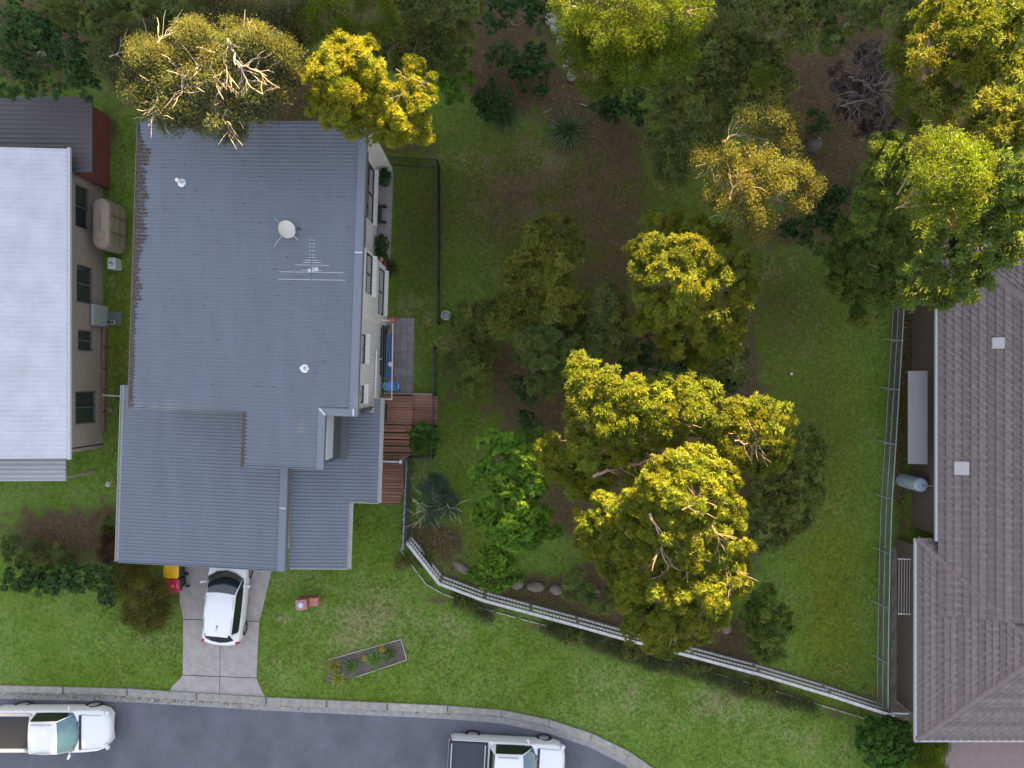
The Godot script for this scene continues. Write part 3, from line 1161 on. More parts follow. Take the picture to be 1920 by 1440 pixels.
	hp("wall", wall_run(0, 7.1, -15.35, -9.3, 2.95, 0.2, [[-14.9, -9.8, 0.0, 2.3]]), brick, root)
	hp("wall", wall_run(2, -9.2, 3.4, 7.2, 3.0, 0.2), brick, root)
	hp("wall", wall_run(2, -5.95, 1.2, 4.7, 2.75, 0.2), brick, root)
	g = G.new()
	for k in 8:
		g.box(Vector3(-12.35, 0.15 + k * 0.28, 7.0), Vector3(5.1, 0.265, 0.04))
	hp("garage_door", g, mat("garage_door", Color(0.5, 0.5, 0.5), 0.6), root)
	# extension: pale window band over dark cladding, above the porch roof
	g = G.new()
	g.box(Vector3(-6.92, 4.2, 2.3), Vector3(0.16, 2.4, 1.8))
	g.box(Vector3(-8.2, 4.2, 3.22), Vector3(2.4, 2.4, 0.1))
	g.box(Vector3(-9.55, 4.2, 2.3), Vector3(0.1, 2.4, 1.8))
	g.box(Vector3(-6.3, 4.2, 1.2), Vector3(1.2, 2.6, 0.1))
	hp("cladding", g, dark, root)
	g = G.new()
	g.box(Vector3(-6.81, 5.55, 2.2), Vector3(0.05, 1.0, 1.7))
	hp("window_band", g, mat("pale_panel", Color(0.62, 0.66, 0.70), 0.3), root)
	g = G.new()
	g.box(Vector3(-6.72, 3.36, 2.3), Vector3(0.32, 0.02, 2.0), Basis(Vector3.BACK, -0.7))
	hp("apron", g, dark, root)
	# downpipe and waste pipe on the east wall
	g = G.new()
	g.tube([Vector3(-5.76, 0.1, -0.9), Vector3(-5.76, 3.0, -0.9)], [0.035, 0.035], 8)
	g.tube([Vector3(-5.74, 2.1, -1.2), Vector3(-5.74, 2.05, 1.0)], [0.04, 0.04], 8)
	hp("pipe", g, mat("pipe_white", Color(0.7, 0.7, 0.68), 0.4), root)
	east_window(root, -6.24, -9.05, -6.7, 1.0, 3.0)
	east_window(root, -6.24, -9.05, -6.7, 4.2, 5.6)
	east_window(root, -5.66, -4.7, -2.75, 0.95, 2.55)
	east_window(root, -5.66, -4.85, -3.3, 4.0, 5.5)
	east_window(root, -5.82, -1.75, -0.6, 4.1, 5.0)
	east_window(root, -5.82, 0.25, 0.95, 4.1, 5.0)
	# eaves lining
	g = G.new()
	g.box(Vector3(-5.9, 6.36, -7.1), Vector3(0.6, 0.03, 4.3))
	hp("soffit", g, mat("soffit", Color(0.5, 0.42, 0.33), 0.8), root)
	# inside darkness: an upper floor, so that no light runs through the rooms
	g = G.new()
	g.box(Vector3(-10.0, 2.95, -4.2), Vector3(7.6, 0.2, 10.2))
	hp("upper_floor", g, mat("floor_inside", Color(0.2, 0.17, 0.14), 0.8), root)
	# vent pipes with their flashings
	for s in [[338, 341, 6.1], [572, 691, 6.4]]:
		var p := at(s[0], s[1], s[2]).rotated(Vector3.UP, deg_to_rad(TURN))
		p.y = ym.call(p.x)
		g = G.new()
		g.lathe(p, [Vector2(0.16, 0.03), Vector2(0.09, 0.06), Vector2(0.055, 0.14)], 12)
		g.lathe(p, [Vector2(0.045, 0.1), Vector2(0.045, 0.42), Vector2(0.07, 0.43), Vector2(0.07, 0.5), Vector2(0.0, 0.52)], 12)
		hp("vent_pipe", g, mat("vent_white", Color(0.75, 0.75, 0.74), 0.5), root)
	# fallen leaves along the low edge of the main roof
	rng.seed = 21
	g = G.new()
	g.quad(Vector3(-0.5, 0.0, -0.2), Vector3(0.5, 0.08, -0.25), Vector3(0.5, 0.0, 0.25), Vector3(-0.5, 0.1, 0.2), Vector3.UP)
	var bm := g.mesh()
	var xf := []
	var co := []
	var fn := FastNoiseLite.new()
	fn.frequency = 0.6
	for k in 9000:
		var z := rng.randf_range(-9.2, 1.3)
		var u := (z + 9.2) / 10.5
		var wd: float = (0.38 if u < 0.42 else 0.26 if u < 0.62 else 0.12) * (1.0 + fn.get_noise_1d(z * 3.0) * 0.9) * smoothstep(0.0, 0.1, u)
		var x := -14.33 + pow(rng.randf(), 1.5) * wd
		xf.push_back(Transform3D(Basis.from_euler(Vector3(rng.randf_range(-0.5, 0.5), rng.randf() * TAU, rng.randf_range(-0.5, 0.5))).scaled(Vector3.ONE * rng.randf_range(0.03, 0.075)), Vector3(x, maxf(ym.call(x), 5.72) + rng.randf_range(0.01, 0.05), z) - HC))
		var t := rng.randf_range(0.6, 1.3)
		co.push_back(Color(0.135 * t, 0.108 * t, 0.098 * t))
	for k in 1500:
		var z := rng.randf_range(1.4, 3.4)
		var x := -9.87 + rng.randf_range(-0.06, 0.1)
		xf.push_back(Transform3D(Basis.from_euler(Vector3(rng.randf_range(-0.5, 0.5), rng.randf() * TAU, 0)).scaled(Vector3.ONE * rng.randf_range(0.03, 0.06)), Vector3(x, ym.call(x) + 0.02, z) - HC))
		co.push_back(Color(0.12, 0.10, 0.092))
	for k in 110:
		var x := rng.randf_range(-14.0, -6.0)
		var z := rng.randf_range(-9.2, 1.2)
		xf.push_back(Transform3D(Basis.from_euler(Vector3(0, rng.randf() * TAU, 0)).scaled(Vector3(rng.randf_range(0.05, 0.2), 0.03, 0.03)), Vector3(x, ym.call(x) + 0.035, z) - HC))
		co.push_back(Color(0.09, 0.075, 0.06))
	var lm := leaf_mat("dry_leaf", Color(0.1, 0.08, 0.05), 0.8)
	var o := copies("leaf_litter", bm, lm, xf, co, root)
	o.set_meta("kind", "stuff")
	grass_keep_out.push_back(px_poly([[255, 235], [735, 300], [735, 500], [728, 700], [720, 745], [720, 945], [660, 945], [655, 1062], [225, 1055], [235, 725], [255, 725]]))


func make_roof_aerials() -> void:
	var white := mat("dish_white", Color(0.62, 0.60, 0.55), 0.45)
	var alu := mat("aluminium", Color(0.50, 0.51, 0.52), 0.35, 0.3)
	var dark := mat("dark_metal", Color(0.05, 0.05, 0.055), 0.5, 0.3)
	# dish
	var base := at(541, 434, 6.4)
	var root := thing("satellite_dish", "round off white satellite dish on grey struts on the main roof", "satellite dish", Vector3(base.x, 6.36, base.z))
	var aim := Vector3(0.62, 0.78, -0.1).normalized()
	var xx := aim.cross(Vector3.FORWARD).normalized()
	var bs := Basis(xx, aim, xx.cross(aim))
	var g := G.new()
	var prof := []
	for i in 9:
		var r := 0.33 * i / 8.0
		prof.push_back(Vector2(r, r * r * 0.55))
	g.lathe(Vector3(0, 0.36, 0), prof, 28, bs)
	prof.reverse()
	for i in prof.size():
		prof[i] = prof[i] + Vector2(0, 0.012)
	g.lathe(Vector3(0, 0.36, 0), prof, 28, bs)
	part("reflector", g, white, root)
	g = G.new()
	for e in [Vector3(-0.52, 0.0, -0.50), Vector3(-0.55, 0.0, 0.54)]:
		g.tube([Vector3(0, 0.35, 0), e], [0.010, 0.010], 6)
	g.tube([Vector3(0.0, 0.33, 0.0), Vector3(0.35, 0.02, 0.3)], [0.02, 0.02], 6)
	part("strut", g, alu, root)
	g = G.new()
	g.tube([Vector3(0.24, 0.2, 0.0), Vector3(0.48, 0.45, -0.02)], [0.012, 0.012], 6)
	part("arm", g, dark, root)
	g = G.new()
	g.tube([Vector3(0.44, 0.5, -0.04), Vector3(0.56, 0.42, 0.0)], [0.04, 0.03], 8)
	part("receiver", g, dark, root)
	# aerial
	var y := 7.6
	base = at(584, 507, 6.5)
	root = thing("television_aerial", "silver television aerial with many cross rods on the main roof", "antenna", Vector3(base.x, 6.4, base.z))
	var L := func(px: float, py: float) -> Vector3: return at(px, py, y) - root.position
	g = G.new()
	g.beam(L.call(585, 449), L.call(583.5, 526), 0.025, 0.025)
	part("boom", g, mat("aerial_boom", Color(0.12, 0.12, 0.13), 0.4, 0.3), root)
	g = G.new()
	g.tube([Vector3(0, 0.05, 0), Vector3(L.call(584, 502).x, y - 6.4, L.call(584, 502).z)], [0.022, 0.022], 8)
	g.box(Vector3(0, 0.1, 0), Vector3(0.25, 0.05, 0.12))
	part("mast", g, alu, root)
	for r in [[450, 12], [457, 12], [463, 11], [470, 12], [477, 12], [482.5, 12], [488, 24], [492, 34], [497, 65], [507, 38], [510.5, 120], [524.5, 125]]:
		g = G.new()
		var dy: float = r[1] * 0.008
		g.beam(L.call(585 - r[1] * 0.5, r[0] - dy), L.call(585 + r[1] * 0.5, r[0] + dy), 0.014, 0.014)
		part("rod", g, alu, root)
	g = G.new()
	g.box(L.call(594, 505), Vector3(0.1, 0.06, 0.14))
	g.beam(L.call(584, 500), L.call(596, 506), 0.025, 0.025)
	part("feed_box", g, alu, root)


# ---------------------------------------------------------------- yard beside the house
func make_yard() -> void:
	var conc := mat("patio_concrete", Color(0.26, 0.235, 0.225), 0.85, 0.0, 0.2, 1.3)
	# patio under the north end of the house
	var g := G.new()
	var a := hw(-6.24, 0, -9.3)
	var poly := PackedVector2Array()
	for q in [[-6.23, -9.29], [-5.60, -9.29], [-5.60, -4.92], [-6.23, -4.92]]:
		var w := hw(q[0], 0, q[1])
		poly.push_back(Vector2(w.x, w.z))
	g.prism(poly, 0.0, 0.08)
	struct("patio", g, conc)
	# paved slab under the clothes line, in square pavers
	var root := Node3D.new()
	root.name = "paving"
	add_child(root, true)
	root.set_meta("kind", "structure")
	rng.seed = 31
	var pv := []
	for k in 3:
		var t := 0.9 + 0.12 * k
		pv.push_back(mat("paver_%d" % k, Color(0.20 * t, 0.18 * t, 0.185 * t), 0.85, 0.0, 0.2, 0.8))
	for i in 4:
		for j in 9:
			var x0 := 728.0 + i * 12.4 - j * 0.35
			var y0 := 596.0 + j * 15.7
			g = G.new()
			g.prism(px_poly([[x0, y0], [x0 + 12.1, y0 + 0.1], [x0 + 12.0, y0 + 15.4], [x0 - 0.1, y0 + 15.3]]), 0.0, 0.04 + rng.randf() * 0.008)
			part("paver", g, pv[rng.randi() % 3], root)
	grass_keep_out.push_back(px_poly([[716, 592], [780, 592], [778, 740], [716, 740]]))
	# things on the patio and against the wall
	var dark := mat("black_plastic", Color(0.022, 0.022, 0.024), 0.5)
	var p := at(717, 404)
	root = thing("black_bench", "small black bench with two end legs on the patio against the white wall", "bench", p, -deg_to_rad(2.0))
	g = G.new()
	g.box(Vector3(-0.05, 0.42, 0), Vector3(0.16, 0.05, 0.62))
	part("seat", g, dark, root)
	for z in [-0.34, 0.34]:
		g = G.new()
		g.box(Vector3(0.05, 0.24, z), Vector3(0.34, 0.48, 0.06))
		part("leg", g, dark, root)
	p = at(731, 497)
	root = thing("hose_reel", "black wall hose reel with an orange hose at the corner of the brick wall", "hose reel", Vector3(p.x, 0.0, p.z))
	g = G.new()
	g.lathe(Vector3(-0.08, 0.55, 0.05), [Vector2(0.0, -0.09), Vector2(0.30, -0.09), Vector2(0.30, -0.06), Vector2(0.16, -0.05), Vector2(0.16, 0.05), Vector2(0.30, 0.06), Vector2(0.30, 0.09), Vector2(0.0, 0.09)], 20, Basis(Vector3.BACK, PI / 2))
	part("drum", g, dark, root)
	g = G.new()
	for k in 3:
		var ring := []
		var rad := []
		for i in 19:
			var t := TAU * i / 18.0
			ring.push_back(Vector3(-0.12 + 0.035 * k, 0.55 + cos(t) * 0.19, 0.05 + sin(t) * 0.19))
			rad.push_back(0.014)
		g.tube(ring, rad, 5, false)
	part("hose", g, mat("orange_hose", Color(0.6, 0.22, 0.05), 0.5), root)
	g = G.new()
	g.box(Vector3(-0.22, 0.75, -0.12), Vector3(0.12, 0.3, 0.16))
	part("bracket", g, mat("orange_bracket", Color(0.55, 0.25, 0.1), 0.6), root)
	# clothes line frame
	var beige := mat("line_frame", Color(0.62, 0.55, 0.40), 0.5)
	var y := 1.7
	root = thing("clothes_line", "cream fold down clothes line frame on the wall above the paved slab", "clothes line", at(733, 675))
	var L := func(px: float, py: float, yy: float) -> Vector3: return at(px, py, yy) - root.position
	g = G.new()
	g.beam(L.call(710, 600, y), L.call(738, 601, y), 0.045, 0.045)
	g.beam(L.call(737, 600, y), L.call(734.5, 750, y), 0.045, 0.045)
	g.beam(L.call(735, 749, y), L.call(708, 747, y), 0.045, 0.045)
	part("frame", g, beige, root)
	g = G.new()
	for k in 5:
		g.beam(L.call(713 + k * 4.6, 601, y + 0.02), L.call(711 + k * 4.6, 749, y + 0.02), 0.006, 0.006)
	part("wire", g, mat("line_wire", Color(0.4, 0.4, 0.38), 0.5), root)
	for s in [[738, 602], [735, 748]]:
		g = G.new()
		g.beam(L.call(s[0], s[1], y), L.call(s[0], s[1], y) + Vector3(-0.75, -1.1, 0), 0.035, 0.035)
		part("brace", g, beige, root)
	p = at(738, 600, y)
	root = thing("pinwheel", "small red pinwheel on the corner of the cream clothes line frame", "pinwheel", Vector3(p.x, y + 0.02, p.z))
	for k in 7:
		g = G.new()
		var t := TAU * k / 7.0
		var d := Vector3(cos(t), 0.25, sin(t))
		var s := Vector3(-sin(t), 0.3, cos(t)) * 0.03
		g.quad(Vector3(0, 0.03, 0), d * 0.1 + s + Vector3(0, 0.04, 0), d * 0.2 + Vector3(0, 0.03, 0), d * 0.1 - s, Vector3.UP)
		part("vane", g, mat("vane_red", Color(0.55, 0.05, 0.05), 0.5), root)
	g = G.new()
	g.lathe(Vector3.ZERO, [Vector2(0.02, 0.0), Vector2(0.025, 0.05), Vector2(0.0, 0.06)], 8)
	part("hub", g, mat("hub_white", Color(0.7, 0.65, 0.6), 0.5), root)
	# blue trestle bench with the black and red boards behind it
	var c0 := at(731, 628, 0.5)
	var c1 := at(727, 712, 0.5)
	root = thing("blue_bench", "long blue slatted bench beneath the clothes line", "bench", Vector3((c0.x + c1.x) * 0.5, 0, (c0.z + c1.z) * 0.5), -deg_to_rad(TURN))
	var ln := (c1 - c0).length()
	var blue := mat("bench_blue", Color(0.012, 0.085, 0.27), 0.5, 0.0, 0.12, 0.6)
	for k in 4:
		g = G.new()
		g.cbox(Vector3(-0.105 + k * 0.07, 0.5, 0), Vector3(0.062, 0.04, ln), 0.01)
		part("slat", g, blue, root)
	for z in [-ln * 0.42, ln * 0.42]:
		for x in [-0.1, 0.1]:
			g = G.new()
			g.box(Vector3(x, 0.24, z), Vector3(0.05, 0.48, 0.05))
			part("leg", g, blue, root)
	root = thing("black_board", "long black board leaning on edge between the wall and the blue bench", "board", at(723.5, 656), -deg_to_rad(TURN))
	g = G.new()
	g.box(Vector3(-0.05, 0.36, 0.1), Vector3(0.10, 0.72, 2.05), Basis(Vector3.BACK, 0.1))
	part("board", g, dark, root)
	g = G.new()
	g.box(Vector3(0.06, 0.2, -1.0), Vector3(0.16, 0.4, 0.14))
	part("foot", g, dark, root)
	root = thing("red_crate", "narrow red crate standing against the wall beside the black board", "crate", at(720, 664), -deg_to_rad(TURN))
	g = G.new()
	g.cbox(Vector3(-0.02, 0.3, 0), Vector3(0.14, 0.6, 0.78), 0.015)
	part("body", g, mat("crate_red", Color(0.42, 0.03, 0.05), 0.5), root)
	g = G.new()
	g.box(Vector3(-0.02, 0.61, 0), Vector3(0.09, 0.02, 0.7))
	part("lid", g, mat("crate_lid", Color(0.33, 0.03, 0.045), 0.5), root)
	p = at(733, 683, 0.55)
	root = thing("peg_basket", "small round white peg basket on the blue bench", "basket", Vector3(p.x, 0.52, p.z))
	g = G.new()
	g.lathe(Vector3.ZERO, [Vector2(0.0, 0.0), Vector2(0.08, 0.0), Vector2(0.11, 0.11), Vector2(0.1, 0.11), Vector2(0.07, 0.02), Vector2(0.0, 0.02)], 16)
	part("bowl", g, mat("basket_white", Color(0.75, 0.68, 0.68), 0.5), root)
	# pale blue laundry tub: a flared oblong basin with lip handles
	p = at(733, 724, 0.35)
	root = thing("laundry_tub", "pale blue plastic laundry tub with two handles at the end of the clothes line", "tub", Vector3(p.x, 0.0, p.z), -deg_to_rad(TURN))
	var tub := mat("tub_blue", Color(0.22, 0.46, 0.78), 0.35)
	var ring2 := func(hx: float, hz: float, yy: float) -> PackedVector3Array:
		var out := PackedVector3Array()
		for i in 25:
			var t := TAU * i / 24.0
			var cx := signf(cos(t)) * pow(absf(cos(t)), 0.5) * hx
			var cz := signf(sin(t)) * pow(absf(sin(t)), 0.5) * hz
			out.push_back(Vector3(cx, yy, cz))
		return out
	g = G.new()
	g.grid([ring2.call(0.20, 0.14, 0.06), ring2.call(0.26, 0.19, 0.34), ring2.call(0.30, 0.225, 0.36), ring2.call(0.30, 0.225, 0.34)], Vector3(0, 0.1, 0))
	part("basin", g, tub, root)
	g = G.new()
	g.grid([ring2.call(0.255, 0.185, 0.345), ring2.call(0.19, 0.13, 0.09), ring2.call(0.001, 0.001, 0.08)], Vector3(0, 0.4, 0), null, true)
	part("inside", g, mat("tub_inside", Color(0.16, 0.38, 0.72), 0.35), root)
	for s in [-1.0, 1.0]:
		g = G.new()
		g.tube([Vector3(0.28 * s, 0.35, -0.12), Vector3(0.345 * s, 0.35, -0.09), Vector3(0.345 * s, 0.35, 0.09), Vector3(0.28 * s, 0.35, 0.12)], [0.022, 0.022, 0.022, 0.022], 6)
		part("handle", g, tub, root)
	# metal bucket by the black fence
	p = at(837, 592)
	root = thing("metal_tub", "round galvanised metal tub on the grass outside the black fence", "tub", p)
	g = G.new()
	g.lathe(Vector3.ZERO, [Vector2(0.17, 0.0), Vector2(0.20, 0.24), Vector2(0.215, 0.26), Vector2(0.19, 0.26)], 24)
	part("side", g, mat("galvanised", Color(0.45, 0.47, 0.48), 0.35, 0.6), root)
	g = G.new()
	g.lathe(Vector3.ZERO, [Vector2(0.0, 0.045), Vector2(0.16, 0.05), Vector2(0.19, 0.255)], 24, Basis(), true)
	part("inside", g, mat("galvanised_in", Color(0.25, 0.27, 0.27), 0.45, 0.4), root)


# ---------------------------------------------------------------- deck
func make_deck() -> void:
	rng.seed = 41
	var tm := []
	for k in 4:
		var t := 0.82 + 0.13 * k
		var m := mat("deck_timber_%d" % k, Color(0.270 * t, 0.120 * t, 0.075 * t), 0.55, 0.0, 0.22, 0.9)
		m.uv1_scale = Vector3(0.5, 1.0, 3.0)
		tm.push_back(m)
	var root := thing("timber_deck", "red brown timber deck and steps along the porch", "deck", at(765, 820))
	# boards: [x0, x1 at the top, y0, y1 in px, height, board width in px]
	var areas := [
		[717, 774, 742, 796, 0.55, 5.4], [773, 820, 741, 797, 0.28, 5.6],
		[716, 773, 797, 811, 0.46, 6.6], [715.5, 772, 812, 824, 0.37, 5.8], [715, 771.5, 825, 836, 0.28, 5.2], [714.5, 771, 837, 848, 0.19, 5.2], [714, 770, 849, 861, 0.10, 5.6],
		[712, 757, 868, 928, 0.10, 5.3], [711, 752, 928, 946, 0.05, 5.3],
	]
	for a in areas:
		var y: float = a[2]
		while y < a[3] - 1.0:
			var e: float = minf(y + a[5], a[3])
			var g := G.new()
			var c0 := at(a[0], y + 0.2, a[4])
			var c1 := at(a[1], e - 0.2, a[4])
			var w := (c1 - c0)
			g.cbox(Vector3((c0.x + c1.x) * 0.5, a[4] - 0.012 + rng.randf() * 0.004, (c0.z + c1.z) * 0.5) - root.position, Vector3(w.x, 0.025, w.z - 0.008), 0.004, Basis(Vector3.UP, -deg_to_rad(1.2)))
			part("board", g, tm[rng.randi() % 4], root)
			y = e
		var s := G.new()
		var b0 := at(a[0] + 1, a[2] + 1, a[4])
		var b1 := at(a[1] - 1, a[3] - 0.5, a[4])
		s.box(Vector3((b0.x + b1.x) * 0.5, (a[4] - 0.03) * 0.5, (b0.z + b1.z) * 0.5) - root.position, Vector3(b1.x - b0.x - 0.04, maxf(a[4] - 0.03, 0.01), b1.z - b0.z - 0.04))
		part("bearer", s, mat("deck_bearer", Color(0.05, 0.03, 0.02), 0.8), root)
	# pale sleeper along the north edge
	var sl := thing("timber_sleeper", "pale weathered sleeper along the north edge of the timber deck", "sleeper", at(770, 738.5))
	var g2 := G.new()
	g2.cbox(Vector3(0, 0.16, 0), Vector3(2.3, 0.32, 0.09), 0.012, Basis(Vector3.UP, -deg_to_rad(1.4)))
	part("log", g2, mat("pale_sleeper", Color(0.30, 0.24, 0.19), 0.8, 0.0, 0.25, 0.7), sl)
	# bench by the porch wall, dark green
	var bx := thing("green_box", "dark green box on the deck against the porch gutter", "box", at(720, 772, 0.55) * Vector3(1, 0, 1) + Vector3(0, 0.56, 0))
	g2 = G.new()
	g2.cbox(Vector3(0, 0.2, 0), Vector3(0.26, 0.4, 0.75), 0.02)
	part("body", g2, mat("dark_green", Color(0.02, 0.04, 0.035), 0.6), bx)
	g2 = G.new()
	g2.box(Vector3(0, 0.41, 0), Vector3(0.28, 0.02, 0.77))
	part("lid", g2, mat("dark_green_lid", Color(0.028, 0.05, 0.045), 0.6), bx)
	# gate across the deck and the grey privacy screen running south from it
	var gate := thing("deck_gate", "grey gate across the timber deck between porch and screen", "gate", at(735, 864))
	g2 = G.new()
	var q0 := at(713, 865, 1.0)
	var q1 := at(747, 866, 1.0)
	g2.beam(q0 - gate.position, q1 - gate.position, 0.07, 0.05)
	part("top_rail", g2, mat("gate_rail", Color(0.50, 0.52, 0.54), 0.5), gate)
	for k in 12:
		g2 = G.new()
		var t := (k + 0.5) / 12.0
		var c := q0.lerp(q1, t) - gate.position
		g2.box(Vector3(c.x, 0.56, c.z), Vector3(0.06, 0.88, 0.02))
		part("paling", g2, mat("gate_paling", Color(0.10, 0.105, 0.115), 0.6), gate)
	g2 = G.new()
	var pc := at(751, 866, 1.15) - gate.position
	g2.cbox(Vector3(pc.x, 0.58, pc.z), Vector3(0.14, 1.16, 0.14), 0.01)
	part("post", g2, mat("gate_rail", Color(0.5, 0.5, 0.5)), gate)
	var b0 := at(769, 862)
	var b1 := at(767.5, 1012)
	var screen := thing("privacy_screen", "tall dark grey sheet screen running along the lawn from the deck gate", "fence", at(768, 937))
	var sheet := mat("screen_sheet", Color(0.105, 0.12, 0.145), 0.5)
	var n := 10
	for k in n:
		var t0 := float(k) / n
		var t1 := float(k + 1) / n
		var s0 := b0.lerp(b1, t0) - screen.position
		var s1 := b0.lerp(b1, t1) - screen.position
		var h := lerpf(1.15, 2.15, t1)
		g2 = G.new()
		g2.beam(s0 + Vector3(0, h * 0.5, 0.003), s1 + Vector3(0, h * 0.5, -0.003), 0.03, h)
		for r in 3:
			g2.beam(s0.lerp(s1, 0.25 * (r + 1)) + Vector3(0.022, 0.02, 0), s0.lerp(s1, 0.25 * (r + 1)) + Vector3(0.022, h - 0.02, 0), 0.02, 0.015)
		part("sheet", g2, sheet, screen)
	g2 = G.new()
	g2.beam(b0 - screen.position + Vector3(0, 1.14, 0), b1 - screen.position + Vector3(0, 2.2, 0), 0.05, 0.04)
	part("cap_rail", g2, mat("screen_cap", Color(0.20, 0.22, 0.25), 0.45), screen)
	for t in [0.0, 0.33, 0.66, 1.0]:
		g2 = G.new()
		var s := b0.lerp(b1, t) - screen.position
		var h := lerpf(1.1, 2.2, t)
		g2.box(s + Vector3(-0.05, h * 0.5, 0), Vector3(0.06, h, 0.06))
		part("post", g2, mat("screen_cap", Color(0.3, 0.33, 0.37)), screen)
	grass_keep_out.push_back(px_poly([[708, 736], [822, 736], [822, 858], [770, 862], [756, 950], [706, 950]]))


# ---------------------------------------------------------------- fences
func paling_fence(called: String, label: String, pts: Array, height: float, gap: float, m: Material, pw := 0.016) -> Node3D:
	var mid: Vector3 = at(pts[0][0], pts[0][1])
	var root := thing(called, label, "fence", mid)
	for i in pts.size() - 1:
		var a := at(pts[i][0], pts[i][1]) - mid
		var b := at(pts[i + 1][0], pts[i + 1][1]) - mid
		for y in [height - 0.03, 0.12]:
			var g := G.new()
			g.beam(a + Vector3(0, y, 0), b + Vector3(0, y, 0), 0.04, 0.04)
			part("rail", g, m, root)
		var n := int((b - a).length() / gap)
		for k in n:
			var p := a.lerp(b, (k + 0.5) / n)
			var g := G.new()
			g.box(p + Vector3(0, height * 0.5, 0), Vector3(pw, height - 0.06, pw))
			part("baluster", g, m, root)
		var np := int((b - a).length() / 2.3) + 1
		for k in np + 1:
			if k == 0 and i > 0:
				continue
			var g := G.new()
			g.box(a.lerp(b, float(k) / np) + Vector3(0, height * 0.52, 0), Vector3(0.06, height * 1.04, 0.06))
			part("post", g, m, root)
	return root


